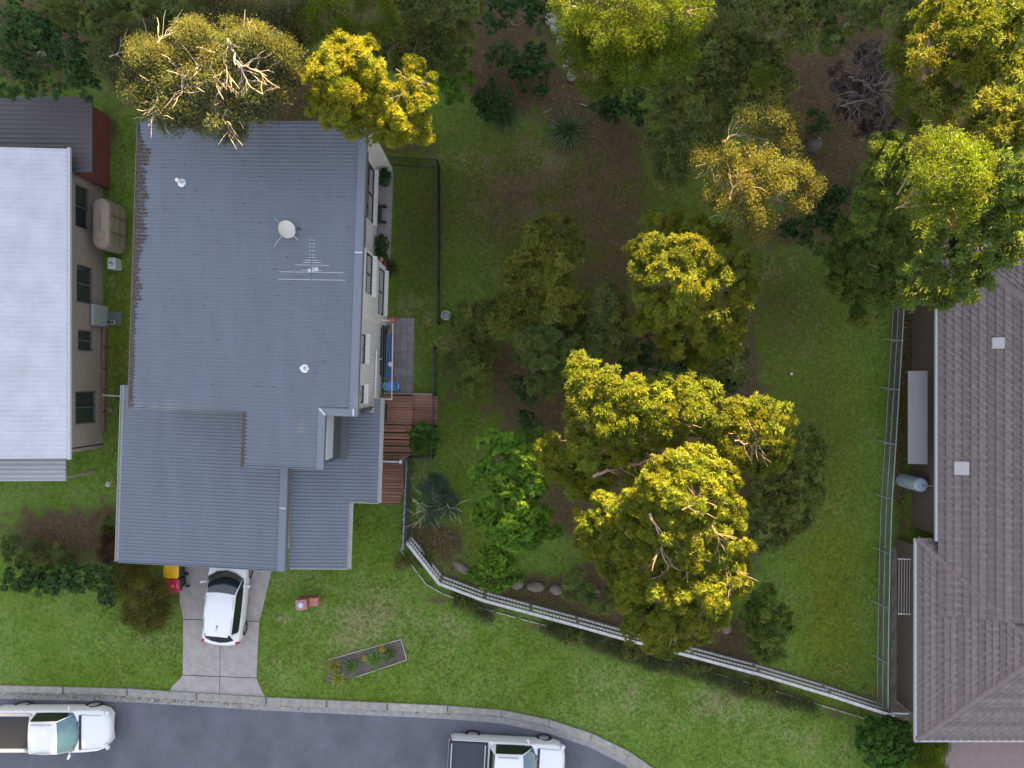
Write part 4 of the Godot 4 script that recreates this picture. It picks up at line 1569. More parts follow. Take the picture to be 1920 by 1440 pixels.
func make_fences() -> void:
	var black := mat("black_steel", Color(0.018, 0.02, 0.02), 0.5, 0.2)
	paling_fence("pool_fence", "black tubular fence round the grass strip north of the paved slab", [[733, 311], [825, 317], [825.5, 462], [824.5, 608]], 1.55, 0.11, black, 0.026)
	paling_fence("pool_fence", "short black tubular fence beside the timber deck and citrus bed", [[818.5, 653], [818, 740], [815, 853], [771, 855]], 1.5, 0.11, black, 0.026)
	# front fence: dark balusters, two rails and a broad white cap
	var white := mat("fence_white", Color(0.43, 0.43, 0.43), 0.65, 0.0, 0.28, 0.9)
	var grey := mat("fence_rail", Color(0.40, 0.39, 0.38), 0.6, 0.0, 0.15, 0.8)
	var pts := [[771, 1006], [829, 1079.5], [910, 1110], [995, 1133], [1080, 1156], [1165, 1180], [1290, 1212], [1410, 1244], [1540, 1283], [1648, 1318]]
	var mid := at(1200, 1190)
	var root := thing("front_fence", "long white capped fence with dark balusters above the front lawn", "fence", mid)
	var hgt := 1.45
	for i in pts.size() - 1:
		var a := at(pts[i][0], pts[i][1]) - mid
		var b := at(pts[i + 1][0], pts[i + 1][1]) - mid
		var g := G.new()
		g.beam(a + Vector3(0, hgt, 0), b + Vector3(0, hgt, 0), 0.125, 0.05)
		part("cap_rail", g, white, root)
		for y in [0.80, 0.14]:
			g = G.new()
			g.beam(a + Vector3(0, y, 0), b + Vector3(0, y, 0), 0.085, 0.07)
			part("rail", g, grey, root)
		var n := int((b - a).length() / 0.145)
		for k in n:
			var p := a.lerp(b, (k + 0.5) / n)
			g = G.new()
			g.box(p + Vector3(0, 0.7, 0), Vector3(0.02, 1.4, 0.02))
			part("baluster", g, mat("baluster_dark", Color(0.03, 0.03, 0.033), 0.6), root)
		g = G.new()
		g.box(a + Vector3(0, 0.7, 0), Vector3(0.1, 1.4, 0.1))
		part("post", g, grey, root)
		g = G.new()
		g.beam(a + Vector3(0, 0.03, 0), b + Vector3(0, 0.03, 0), 0.16, 0.06)
		part("footing", g, mat("fence_footing", Color(0.12, 0.10, 0.09), 0.9, 0.0, 0.3, 0.8), root)
	# timber edging that shows in lengths through the plants outside the fence
	rng.seed = 8
	var ed := thing("garden_edging", "pale thin edging boards along the lawn below the white fence", "edging", at(1200, 1225))
	var ep := [[750, 1030], [800, 1095], [830, 1112], [905, 1140], [990, 1163], [1075, 1186], [1160, 1210], [1285, 1246], [1405, 1280], [1535, 1320], [1640, 1352]]
	for i in ep.size() - 1:
		var a := at(ep[i][0], ep[i][1]) - ed.position
		var b := at(ep[i + 1][0], ep[i + 1][1]) - ed.position
		var t := 0.02
		while t < 0.95:
			var e := minf(t + rng.randf_range(0.2, 0.45), 1.0)
			var g := G.new()
			g.beam(a.lerp(b, t) + Vector3(0, 0.06, 0), a.lerp(b, e) + Vector3(0, 0.06, 0), 0.035, 0.12)
			part("edging_board", g, mat("edging", Color(0.42, 0.40, 0.38), 0.7, 0.0, 0.2, 0.7), ed)
			t = e + rng.randf_range(0.02, 0.12)
	# right boundary: grey green pipe and wire fence
	var galv := mat("fence_galv", Color(0.30, 0.34, 0.345), 0.5, 0.2)
	var rp := [[1677, 560], [1672.5, 640], [1667, 730], [1661, 830], [1654, 930], [1650.5, 1030], [1648.5, 1130], [1647, 1230], [1646.5, 1322]]
	mid = at(1655, 900)
	root = thing("wire_fence", "grey green pipe and wire fence along the right edge of the lawn", "fence", mid)
	hgt = 1.05
	for i in rp.size() - 1:
		var a := at(rp[i][0] - 2, rp[i][1]) - mid
		var b := at(rp[i + 1][0] - 2, rp[i + 1][1]) - mid
		for y in [hgt, 0.55, 0.05]:
			var g := G.new()
			g.tube([a + Vector3(0, y, 0), b + Vector3(0, y, 0)], [0.03 if y == hgt else 0.02, 0.03 if y == hgt else 0.02], 6)
			part("rail", g, galv if y != 0.05 else mat("fence_base", Color(0.3, 0.32, 0.26), 0.7), root)
		var g2 := G.new()
		g2.tube([a + Vector3(0, 0, 0), a + Vector3(0, hgt + 0.04, 0)], [0.035, 0.035], 8)
		part("post", g2, galv, root)
		g2 = G.new()
		g2.tube([a + Vector3(-0.32, 0, -0.1), a + Vector3(0, hgt * 0.9, 0)], [0.02, 0.02], 6)
		part("stay", g2, galv, root)
		g2 = G.new()
		var n := int((b - a).length() / 0.07)
		for k in n:
			var p := a.lerp(b, (k + 0.5) / n)
			g2.box(p + Vector3(0, hgt * 0.5, 0), Vector3(0.005, hgt - 0.04, 0.005))
		for k in 12:
			g2.beam(a + Vector3(0, 0.08 + k * 0.08, 0), b + Vector3(0, 0.08 + k * 0.08, 0), 0.004, 0.004)
		var w := part("wire_mesh", g2, galv, root)
		w.set_meta("kind", "stuff")


# ---------------------------------------------------------------- small things out front
func bin_at(label: String, px: float, py: float, lid_c: Color, key: String, turn: float) -> void:
	var root := thing("wheelie_bin", label, "bin", at(px, py) , turn, "wheelie bins beside the driveway")
	var green := mat("bin_green", Color(0.016, 0.032, 0.028), 0.5)
	# the hinge side is +x; a tapered body
	var ring := func(hx: float, hz: float, y: float, cx := 0.0) -> PackedVector3Array:
		var out := PackedVector3Array()
		for i in 25:
			var t := TAU * i / 24.0
			out.push_back(Vector3(cx + signf(cos(t)) * pow(absf(cos(t)), 0.28) * hx, y, signf(sin(t)) * pow(absf(sin(t)), 0.28) * hz))
		return out
	var g := G.new()
	g.grid([ring.call(0.21, 0.2, 0.06), ring.call(0.30, 0.265, 0.92), ring.call(0.33, 0.29, 0.93), ring.call(0.33, 0.29, 0.98)], Vector3(0, 0.5, 0))
	part("body", g, green, root)
	g = G.new()
	g.grid([ring.call(0.34, 0.30, 0.975, -0.01), ring.call(0.34, 0.30, 1.01, -0.01), ring.call(0.31, 0.275, 1.05, -0.01), ring.call(0.17, 0.14, 1.075, -0.01), ring.call(0.001, 0.001, 1.08, -0.01)], Vector3(0, 0.5, 0))
	part("lid", g, mat(key, lid_c, 0.4), root)
	g = G.new()
	g.tube([Vector3(0.40, 1.0, -0.24), Vector3(0.40, 1.0, 0.24)], [0.022, 0.022], 8)
	for z in [-0.22, 0.22]:
		g.beam(Vector3(0.31, 0.97, z), Vector3(0.41, 1.0, z), 0.03, 0.03)
	part("handle", g, green, root)
	for z in [-0.26, 0.26]:
		g = G.new()
		g.lathe(Vector3(0.27, 0.1, z), [Vector2(0.0, -0.025), Vector2(0.1, -0.025), Vector2(0.1, 0.025), Vector2(0.0, 0.025)], 14, Basis(Vector3.RIGHT, PI / 2))
		part("wheel", g, mat("bin_wheel", Color(0.02, 0.02, 0.02), 0.7), root)
	if key == "bin_red":
		g = G.new()
		var wm := mat("bin_mark", Color(0.75, 0.5, 0.55), 0.6)
		for k in 3:
			g.box(Vector3(0.04, 1.082, -0.05 + k * 0.05), Vector3(0.10, 0.006, 0.012))
		g.box(Vector3(-0.01, 1.082, 0.0), Vector3(0.012, 0.006, 0.11))
		g.box(Vector3(0.10, 1.08, 0.0), Vector3(0.012, 0.006, 0.11))
		g.box(Vector3(0.22, 1.066, 0.0), Vector3(0.018, 0.006, 0.2), Basis(Vector3.BACK, -0.16))
		part("lid_mark", g, wm, root)


func make_front() -> void:
	bin_at("wheelie bin with a yellow lid under the garage eave beside the olive bush", 339, 1062, Color(0.75, 0.42, 0.005), "bin_yellow", -deg_to_rad(3))
	bin_at("wheelie bin with a red lid between driveway and olive bush", 341, 1088, Color(0.50, 0.012, 0.05), "bin_red", -deg_to_rad(-5))
	# brick letterbox, a tall block and a lower one
	var root := thing("letterbox", "low red brick letterbox with a round white emblem on the front lawn", "letterbox", at(583, 1124), deg_to_rad(4))
	rng.seed = 12
	var bm := []
	for k in 3:
		var t := 0.85 + 0.15 * k
		bm.push_back(mat("letter_brick_%d" % k, Color(0.38 * t, 0.15 * t, 0.11 * t), 0.85, 0.0, 0.15, 0.4))
	var mort := mat("letter_mortar", Color(0.42, 0.38, 0.33), 0.9)
	var g := G.new()
	g.box(Vector3(-0.25, 0.34, 0.03), Vector3(0.45, 0.67, 0.42))
	g.box(Vector3(0.22, 0.22, 0.0), Vector3(0.40, 0.44, 0.33))
	part("mortar", g, mort, root)
	for blk in [[-0.25, 0.03, 0.45, 0.42, 8], [0.22, 0.0, 0.40, 0.33, 5]]:
		for r in blk[4]:
			var y: float = 0.045 + r * 0.083
			for sd in 4:
				var along: float = blk[2] if sd < 2 else blk[3]
				for k in 2:
					var o: float = (k - 0.5) * along * 0.5
					g = G.new()
					var c := Vector3(blk[0] + o, y, blk[1] + blk[3] * 0.5 * (1 if sd == 0 else -1)) if sd < 2 else Vector3(blk[0] + blk[2] * 0.5 * (1 if sd == 2 else -1), y, blk[1] + o)
					var s := Vector3(along * 0.5 - 0.012, 0.07, 0.03) if sd < 2 else Vector3(0.03, 0.07, along * 0.5 - 0.012)
					g.box(c, s)
					part("brick", g, bm[rng.randi() % 3], root)
	g = G.new()
	g.cbox(Vector3(-0.25, 0.71, 0.03), Vector3(0.48, 0.06, 0.45), 0.01)
	part("cap", g, mat("letter_cap", Color(0.42, 0.18, 0.15), 0.8, 0.0, 0.15, 0.4), root)
	g = G.new()
	g.box(Vector3(-0.27, 0.745, 0.04), Vector3(0.31, 0.012, 0.3))
	part("plaque", g, mat("plaque_blue", Color(0.24, 0.20, 0.36), 0.6, 0.0, 0.2, 0.2), root)
	g = G.new()
	g.lathe(Vector3(-0.27, 0.752, 0.04), [Vector2(0.115, 0.0), Vector2(0.115, 0.008), Vector2(0.085, 0.010), Vector2(0.085, 0.002)], 20)
	g.lathe(Vector3(-0.27, 0.752, 0.04), [Vector2(0.06, 0.0), Vector2(0.06, 0.008), Vector2(0.0, 0.010)], 14)
	g.beam(Vector3(-0.34, 0.76, 0.09), Vector3(-0.2, 0.76, -0.02), 0.02, 0.012)
	part("emblem", g, mat("emblem_white", Color(0.7, 0.68, 0.72), 0.6), root)
	g = G.new()
	g.cbox(Vector3(0.23, 0.465, 0.0), Vector3(0.36, 0.05, 0.34), 0.01)
	part("lid", g, mat("letter_lid", Color(0.48, 0.17, 0.13), 0.8, 0.0, 0.15, 0.3), root)
	grass_keep_out.push_back(px_poly([[558, 1110], [606, 1110], [606, 1145], [558, 1145]]))
	# planted bed with timber edging
	var bed := [[616, 1236], [752, 1198], [763, 1236], [668, 1268], [612, 1282]]
	g = G.new()
	g.prism(px_poly(bed), 0.002, 0.04)
	struct("mulch_bed", g, mat("bed_mulch", Color(0.13, 0.10, 0.09), 0.95, 0.0, 0.45, 0.35))
	grass_keep_out.push_back(px_poly(bed))
	var ed := thing("bed_edging", "thin pale timber edging round the spiky plant bed on the verge", "edging", at(690, 1240))
	for s in [[0, 1], [1, 2], [2, 3]]:
		g = G.new()
		var a := at(bed[s[0]][0], bed[s[0]][1]) - ed.position
		var b := at(bed[s[1]][0], bed[s[1]][1]) - ed.position
		g.beam(a + Vector3(0, 0.05, 0), b + Vector3(0, 0.05, 0), 0.03, 0.1)
		part("edging_board", g, mat("bed_edge", Color(0.40, 0.37, 0.33), 0.8, 0.0, 0.2, 0.5), ed)
	spiky("green spiky yucca in the middle of the verge bed", 704, 1235, 0.5, Color(0.085, 0.155, 0.03), "spiky plants in the verge bed")
	spiky("dark green spiky yucca at the right end of the verge bed", 732, 1224, 0.45, Color(0.06, 0.10, 0.022), "spiky plants in the verge bed")
	spiky("green yucca with dark leaves left of the middle of the verge bed", 660, 1246, 0.48, Color(0.06, 0.11, 0.025), "spiky plants in the verge bed")
	spiky("yellow green spiky plant at the left corner of the verge bed", 626, 1248, 0.42, Color(0.17, 0.17, 0.02), "spiky plants in the verge bed")
	spiky("yellow green spiky plant nearest the road below the verge bed", 634, 1270, 0.42, Color(0.17, 0.19, 0.02), "spiky plants in the verge bed")
	spiky("small golden bromeliad beside the middle yucca", 685, 1233, 0.2, Color(0.36, 0.22, 0.01), "golden bromeliads in the verge bed")
	spiky("small golden bromeliad above the two right yuccas", 718, 1216, 0.22, Color(0.36, 0.22, 0.01), "golden bromeliads in the verge bed")


func spiky(label: String, px: float, py: float, r: float, c: Color, group := "") -> void:
	rng.seed = hash(label)
	var root := thing("spiky_plant", label, "plant", at(px, py), rng.randf() * TAU, group)
	var m := leaf_mat("blade", Color(0.4, 0.45, 0.2), 0.45)
	var xf := []
	var co := []
	for k in 3:
		xf.push_back(Transform3D(Basis(Vector3.UP, k * 1.3).scaled(Vector3(1.6, 1.2, 1.6) * r * (1.0 - 0.18 * k)), Vector3(0, 0.05 + 0.05 * k, 0)))
		co.push_back(c * (0.85 + 0.2 * k))
	var mesh := spray_of("blade", hash(label) % 3)
	for k in 3:
		var mi := part("leaf_rosette", mesh, null, root)
		mi.transform = xf[k]
		var mm := StandardMaterial3D.new()
		mm.albedo_color = lin(c.r * (0.85 + 0.2 * k), c.g * (0.85 + 0.2 * k), c.b)
		mm.roughness = 0.45
		mm.backlight_enabled = true
		mm.backlight = Color(0.35, 0.4, 0.15)
		mi.material_override = mm


# ---------------------------------------------------------------- vehicles (front towards -z)
func body_ring(w: float, yb: float, yt: float, z: float, bow: float) -> PackedVector3Array:
	var o := PackedVector3Array()
	var pr := [[-0.90, yb], [-0.985, yb + 0.12], [-1.0, lerpf(yb, yt, 0.55)], [-0.975, yt - 0.10], [-0.92, yt - 0.015], [-0.5, yt + 0.02], [0.0, yt + 0.03]]
	for i in 13:
		var k := i if i <= 6 else 12 - i
		var sx := 1.0 if i <= 6 else -1.0
		var x: float = pr[k][0] * sx * w
		o.push_back(Vector3(x, pr[k][1], z + bow * pow(absf(pr[k][0]), 3.0)))
	return o


func cabin_ring(wb: float, wt: float, yb: float, yr: float, z: float, bow: float) -> PackedVector3Array:
	var o := PackedVector3Array()
	var h := maxf(yr - yb, 0.0)
	var pr := [[-wb, yb - 0.03], [-wb * 0.985, yb + minf(0.03, h * 0.2)], [-(wt + 0.05 * minf(1.0, h * 3.0)), yr - minf(0.07, h * 0.3)], [-wt, yr - minf(0.015, h * 0.1)], [-wt * 0.55, yr + 0.012], [0.0, yr + 0.02]]
	for i in 11:
		var k := i if i <= 5 else 10 - i
		var sx := 1.0 if i <= 5 else -1.0
		o.push_back(Vector3(pr[k][0] * sx, pr[k][1], z + bow * pow(absf(pr[k][0]) / wb, 2.0)))
	return o


func vehicle(root: Node3D, body: Array, cabin: Array, hatch: bool, wheels: Array, paint: Material, shield: Color) -> void:
	var rows := []
	var f0: Array = body[0]
	var fl: Array = body[body.size() - 1]
	var cap := func(r: Array) -> PackedVector3Array:
		var o := PackedVector3Array()
		for i in 13:
			o.push_back(Vector3(0.0, (r[1] + r[2]) * 0.5, r[3]))
		return o
	rows.push_back(cap.call(f0))
	for b in body:
		rows.push_back(body_ring(b[0], b[1], b[2], b[3], b[4]))
	rows.push_back(cap.call(fl))
	var g := G.new()
	g.grid(rows, Vector3(0, 0.5, 0))
	g.box(Vector3(0, 0.24, 0), Vector3(f0[0] * 2.2, 0.08, fl[3] - f0[3] - 0.5))
	part("body", g, paint, root)
	var cr := []
	for c in cabin:
		cr.push_back(cabin_ring(c[0], c[1], c[2], c[3], c[4], c[5]))
	var last := cr.size() - 2
	var is_glass := func(i: int, j: int) -> int:
		if i == 0 and j >= 3 and j <= 6:
			return 1
		if i == last and j >= 3 and j <= 6:
			return 2
		if (j == 1 or j == 8) and i < last:
			return 3
		return 0
	g = G.new()
	g.grid(cr, Vector3(0, 0.5, 0), func(i: int, j: int) -> bool: return is_glass.call(i, j) == 0)
	part("roof", g, paint, root)
	var gl := glass("car_glass", Color(0.012, 0.016, 0.02))
	g = G.new()
	g.grid(cr, Vector3(0, 0.5, 0), func(i: int, j: int) -> bool: return is_glass.call(i, j) == 1)
	part("windscreen", g, glass("screen_glass_%d" % int(shield.b * 1000), shield), root)
	g = G.new()
	g.grid(cr, Vector3(0, 0.5, 0), func(i: int, j: int) -> bool: return is_glass.call(i, j) == 2)
	part("rear_window", g, gl, root)
	for sx in [-0.55, 0.12]:
		g = G.new()
		var wy: float = cabin[0][3] + 0.02
		g.beam(Vector3(sx * cabin[0][0], wy + 0.02, cabin[0][4] + 0.05), Vector3((sx + 0.62) * cabin[0][0], wy + 0.10, cabin[0][4] + 0.24), 0.022, 0.02)
		part("wiper", g, rubber_mat(), root)
	for sd in [1, 8]:
		g = G.new()
		g.grid(cr, Vector3(0, 0.5, 0), func(i: int, j: int) -> bool: return is_glass.call(i, j) == 3 and j == sd)
		part("side_window", g, gl, root)
	var rubber := rubber_mat()
	var alloy := mat("alloy", Color(0.4, 0.4, 0.42), 0.35, 0.6)
	for wz in [wheels[0], wheels[1]]:
		for sx in [-1.0, 1.0]:
			var c := Vector3(sx * wheels[2], wheels[3], wz)
			var bs := Basis(Vector3.BACK, -PI / 2 * sx)
			g = G.new()
			var r: float = wheels[3]
			g.lathe(c, [Vector2(r * 0.62, -0.09), Vector2(r * 0.95, -0.10), Vector2(r, -0.06), Vector2(r, 0.06), Vector2(r * 0.95, 0.10), Vector2(r * 0.62, 0.10)], 22, bs)
			var w := part("wheel", g, rubber, root)
			g = G.new()
			g.lathe(c, [Vector2(r * 0.64, -0.08), Vector2(r * 0.64, 0.08), Vector2(r * 0.55, 0.075), Vector2(0.0, 0.06)], 22, bs)
			part("rim", g, alloy, w)
	for sx in [-1.0, 1.0]:
		var mz: float = lerpf(cabin[0][4], cabin[1][4], 0.55)
		g = G.new()
		g.cbox(Vector3(sx * (cabin[0][0] + 0.20), cabin[0][2] + 0.06, mz + 0.12), Vector3(0.20, 0.13, 0.09), 0.03, Basis(Vector3.UP, -0.35 * sx))
		g.beam(Vector3(sx * (cabin[0][0] - 0.02), cabin[0][2] + 0.02, mz + 0.1), Vector3(sx * (cabin[0][0] + 0.14), cabin[0][2] + 0.04, mz + 0.12), 0.05, 0.04)
		part("mirror", g, paint, root)


func rubber_mat() -> StandardMaterial3D:
	return mat("tyre", Color(0.018, 0.018, 0.018), 0.85)


func make_vehicles() -> void:
	var white := mat("car_white", Color(0.72, 0.73, 0.75), 0.3)
	white.clearcoat_enabled = true
	white.clearcoat = 0.6
	white.clearcoat_roughness = 0.08
	var black := mat("car_black", Color(0.015, 0.015, 0.017), 0.5)
	var red := mat("tail_red", Color(0.42, 0.015, 0.02), 0.25)
	# hatchback nosed in under the garage eave
	var car := thing("hatchback_car", "white five door hatchback parked nose in on the concrete driveway", "car", Vector3(-12.52, 0.03, 9.46), -deg_to_rad(5.5))
	var body := [[0.50, 0.30, 0.58, -1.93, 0.05], [0.72, 0.22, 0.70, -1.84, 0.10], [0.82, 0.2, 0.80, -1.62, 0.10], [0.855, 0.2, 0.88, -1.3, 0.05], [0.865, 0.2, 0.94, -0.95, 0.0], [0.86, 0.2, 0.96, 0.0, 0.0], [0.86, 0.2, 0.98, 1.0, 0.0], [0.84, 0.22, 0.99, 1.55, 0.0], [0.79, 0.25, 0.97, 1.80, -0.06], [0.70, 0.3, 0.86, 1.93, -0.10]]
	var cabin := [[0.80, 0.74, 0.93, 0.965, -1.38, 0.34], [0.82, 0.60, 0.95, 1.47, -0.54, 0.12], [0.825, 0.60, 0.96, 1.51, 0.3, 0.0], [0.80, 0.56, 0.98, 1.47, 1.20, -0.05], [0.77, 0.54, 0.98, 1.42, 1.32, -0.07], [0.74, 0.62, 0.97, 1.02, 1.76, -0.20]]
	vehicle(car, body, cabin, true, [-1.22, 1.28, 0.76, 0.30], white, Color(0.012, 0.018, 0.022))
	for sx in [-1.0, 1.0]:
		var g := G.new()
		g.cbox(Vector3(sx * 0.735, 0.86, 1.74), Vector3(0.12, 0.26, 0.16), 0.03, Basis(Vector3.UP, sx * 0.5))
		part("tail_light", g, red, car)
		g = G.new()
		g.beam(Vector3(sx * 0.585, 1.49, -0.35), Vector3(sx * 0.575, 1.475, 1.2), 0.012, 0.01)
		part("roof_seam", g, mat("seam", Color(0.25, 0.26, 0.28), 0.6), car)
		for z in [-0.05, 0.78]:
			g = G.new()
			g.cbox(Vector3(sx * 0.868, 0.82, z), Vector3(0.03, 0.03, 0.16), 0.008)
			part("door_handle", g, white, car)
	var h := G.new()
	h.tube([Vector3(0.0, 1.5, 0.92), Vector3(0.0, 1.62, 1.1)], [0.012, 0.006], 6)
	h.box(Vector3(0, 1.505, 0.9), Vector3(0.05, 0.03, 0.07))
	part("aerial", h, black, car)
	h = G.new()
	h.cbox(Vector3(0.0, 1.3, -0.72), Vector3(0.14, 0.05, 0.05), 0.01)
	part("interior_mirror", h, mat("mirror_pale", Color(0.6, 0.6, 0.6), 0.4), car)
	h = G.new()
	h.box(Vector3(0, 1.435, 1.30), Vector3(0.95, 0.03, 0.14), Basis(Vector3.RIGHT, 0.2))
	part("spoiler", h, white, car)
	h = G.new()
	h.box(Vector3(0, 0.55, 1.93), Vector3(0.5, 0.14, 0.03))
	part("number_plate", h, mat("plate", Color(0.6, 0.6, 0.55), 0.6), car)
	# two utes on the street
	var ub := [[0.62, 0.35, 0.72, -2.55, 0.06], [0.84, 0.3, 0.88, -2.42, 0.14], [0.92, 0.28, 1.0, -2.1, 0.1], [0.945, 0.28, 1.08, -1.5, 0.03], [0.95, 0.28, 1.10, -1.0, 0.0], [0.95, 0.28, 1.10, 0.6, 0.0], [0.95, 0.3, 1.10, 2.3, 0.0], [0.92, 0.35, 1.08, 2.52, -0.03]]
	var uc := [[0.86, 0.78, 1.07, 1.10, -1.35, 0.30], [0.88, 0.66, 1.10, 1.72, -0.72, 0.08], [0.88, 0.66, 1.10, 1.76, -0.1, 0.0], [0.87, 0.64, 1.10, 1.73, 0.52, -0.03], [0.85, 0.68, 1.10, 1.14, 0.76, -0.03]]
	for k in 2:
		var p := at(118, 1353) if k == 0 else at(950, 1411)
		var u := thing("utility_truck", "white ute with an open dark tray parked at the left end of the street" if k == 0 else "white ute with a wide black tray cover at the bottom of the street", "ute", Vector3(p.x, 0.01, p.z), -deg_to_rad(90 if k == 0 else 93), "white utes parked in the street")
		vehicle(u, ub, uc, false, [-1.6, 1.55, 0.84, 0.37], white, Color(0.05, 0.13, 0.19))
		var g := G.new()
		if k == 0:
			g.box(Vector3(0, 1.14, 1.62), Vector3(1.36, 0.02, 1.55))
			part("tray_liner", g, black, u)
			for r in [[Vector3(-0.78, 1.16, 1.62), Vector3(0.10, 0.08, 1.75)], [Vector3(0.78, 1.16, 1.62), Vector3(0.10, 0.08, 1.75)], [Vector3(0, 1.16, 2.46), Vector3(1.46, 0.08, 0.08)]]:
				g = G.new()
				g.cbox(r[0], r[1], 0.02)
				part("tray_rail", g, mat("tray_rail", Color(0.4, 0.41, 0.43), 0.5), u)
		else:
			g.cbox(Vector3(0, 1.16, 1.68), Vector3(1.8, 0.12, 1.7), 0.03)
			part("tray_cover", g, mat("tray_cover", Color(0.03, 0.035, 0.05), 0.6), u)
			for z in [0.95, 2.4]:
				g = G.new()
				g.beam(Vector3(-0.85, 1.28, z), Vector3(0.85, 1.28, z), 0.05, 0.05)
				part("rack_bar", g, mat("tray_rail", Color(0.4, 0.41, 0.43), 0.5), u)
		for sx in [-1.0, 1.0]:
			g = G.new()
			g.cbox(Vector3(sx * 0.85, 0.92, 2.47), Vector3(0.14, 0.26, 0.08), 0.02)
			part("tail_light", g, red, u)
			g = G.new()
			g.cbox(Vector3(sx * 0.70, 0.86, -2.40), Vector3(0.3, 0.14, 0.16), 0.03, Basis(Vector3.UP, sx * 0.5))
			part("headlight", g, mat("headlight", Color(0.6, 0.62, 0.65), 0.1), u)
			g = G.new()
			g.beam(Vector3(sx * 0.6, 1.80, -0.5), Vector3(sx * 0.6, 1.80, 0.4), 0.04, 0.04)
			part("roof_rail", g, mat("tray_rail", Color(0.4, 0.41, 0.43), 0.5), u)
		for sx in [-1.0, 1.0]:
			g = G.new()
			g.beam(Vector3(sx * 0.70, 1.055, -2.25), Vector3(sx * 0.76, 1.112, -1.42), 0.018, 0.02)
			part("bonnet_seam", g, mat("seam", Color(0.25, 0.26, 0.28), 0.6), u)
		g = G.new()
		g.box(Vector3(0, 1.12, -1.37), Vector3(1.5, 0.03, 0.1))
		part("cowl", g, black, u)
		g = G.new()
		g.box(Vector3(0, 0.62, 2.54), Vector3(1.5, 0.16, 0.06))
		part("rear_bumper", g, mat("tray_rail", Color(0.4, 0.41, 0.43)), u)


# ---------------------------------------------------------------- neighbours
func tiled(root: Node3D, a: Vector3, b: Vector3, c: Vector3, d: Vector3, m: Array) -> void:
	# courses of tiles from the eave a-b up to d-c
	var nrm := (b - a).cross(d - a).normalized()
	if nrm.y < 0:
		nrm = -nrm
	var n := maxi(1, int(((d - a).length() + (c - b).length()) * 0.5 / 0.33))
	for k in n:
		var t0 := float(k) / n
		var t1 := float(k + 1) / n
		var l0 := a.lerp(d, t0)
		var r0 := b.lerp(c, t0)
		var l1 := a.lerp(d, t1)
		var r1 := b.lerp(c, t1)
		var g := G.new()
		var w := (r0 - l0).length()
		var cols := maxi(1, int(w / 0.30))
		for i in cols:
			for s in 3:
				var u0 := (i + s / 3.0) / cols
				var u1 := (i + (s + 1) / 3.0) / cols
				var h0 := 0.034 if s == 1 else 0.0
				var h1 := 0.034 if s == 0 else 0.0
				if s == 1:
					h0 = 0.034
					h1 = 0.034
				var p0 := l0.lerp(r0, u0) + nrm * (0.055 + h0)
				var p1 := l0.lerp(r0, u1) + nrm * (0.055 + h1)
				var q0 := l1.lerp(r1, u0) + nrm * (0.012 + h0)
				var q1 := l1.lerp(r1, u1) + nrm * (0.012 + h1)
				g.quad(p0, p1, q1, q0, nrm)
				g.quad(p0, p1, p1 - nrm * 0.07, p0 - nrm * 0.07, (l0 - l1))
		if g.v.size():
			part("tile_course", g, m[k % m.size()], root)


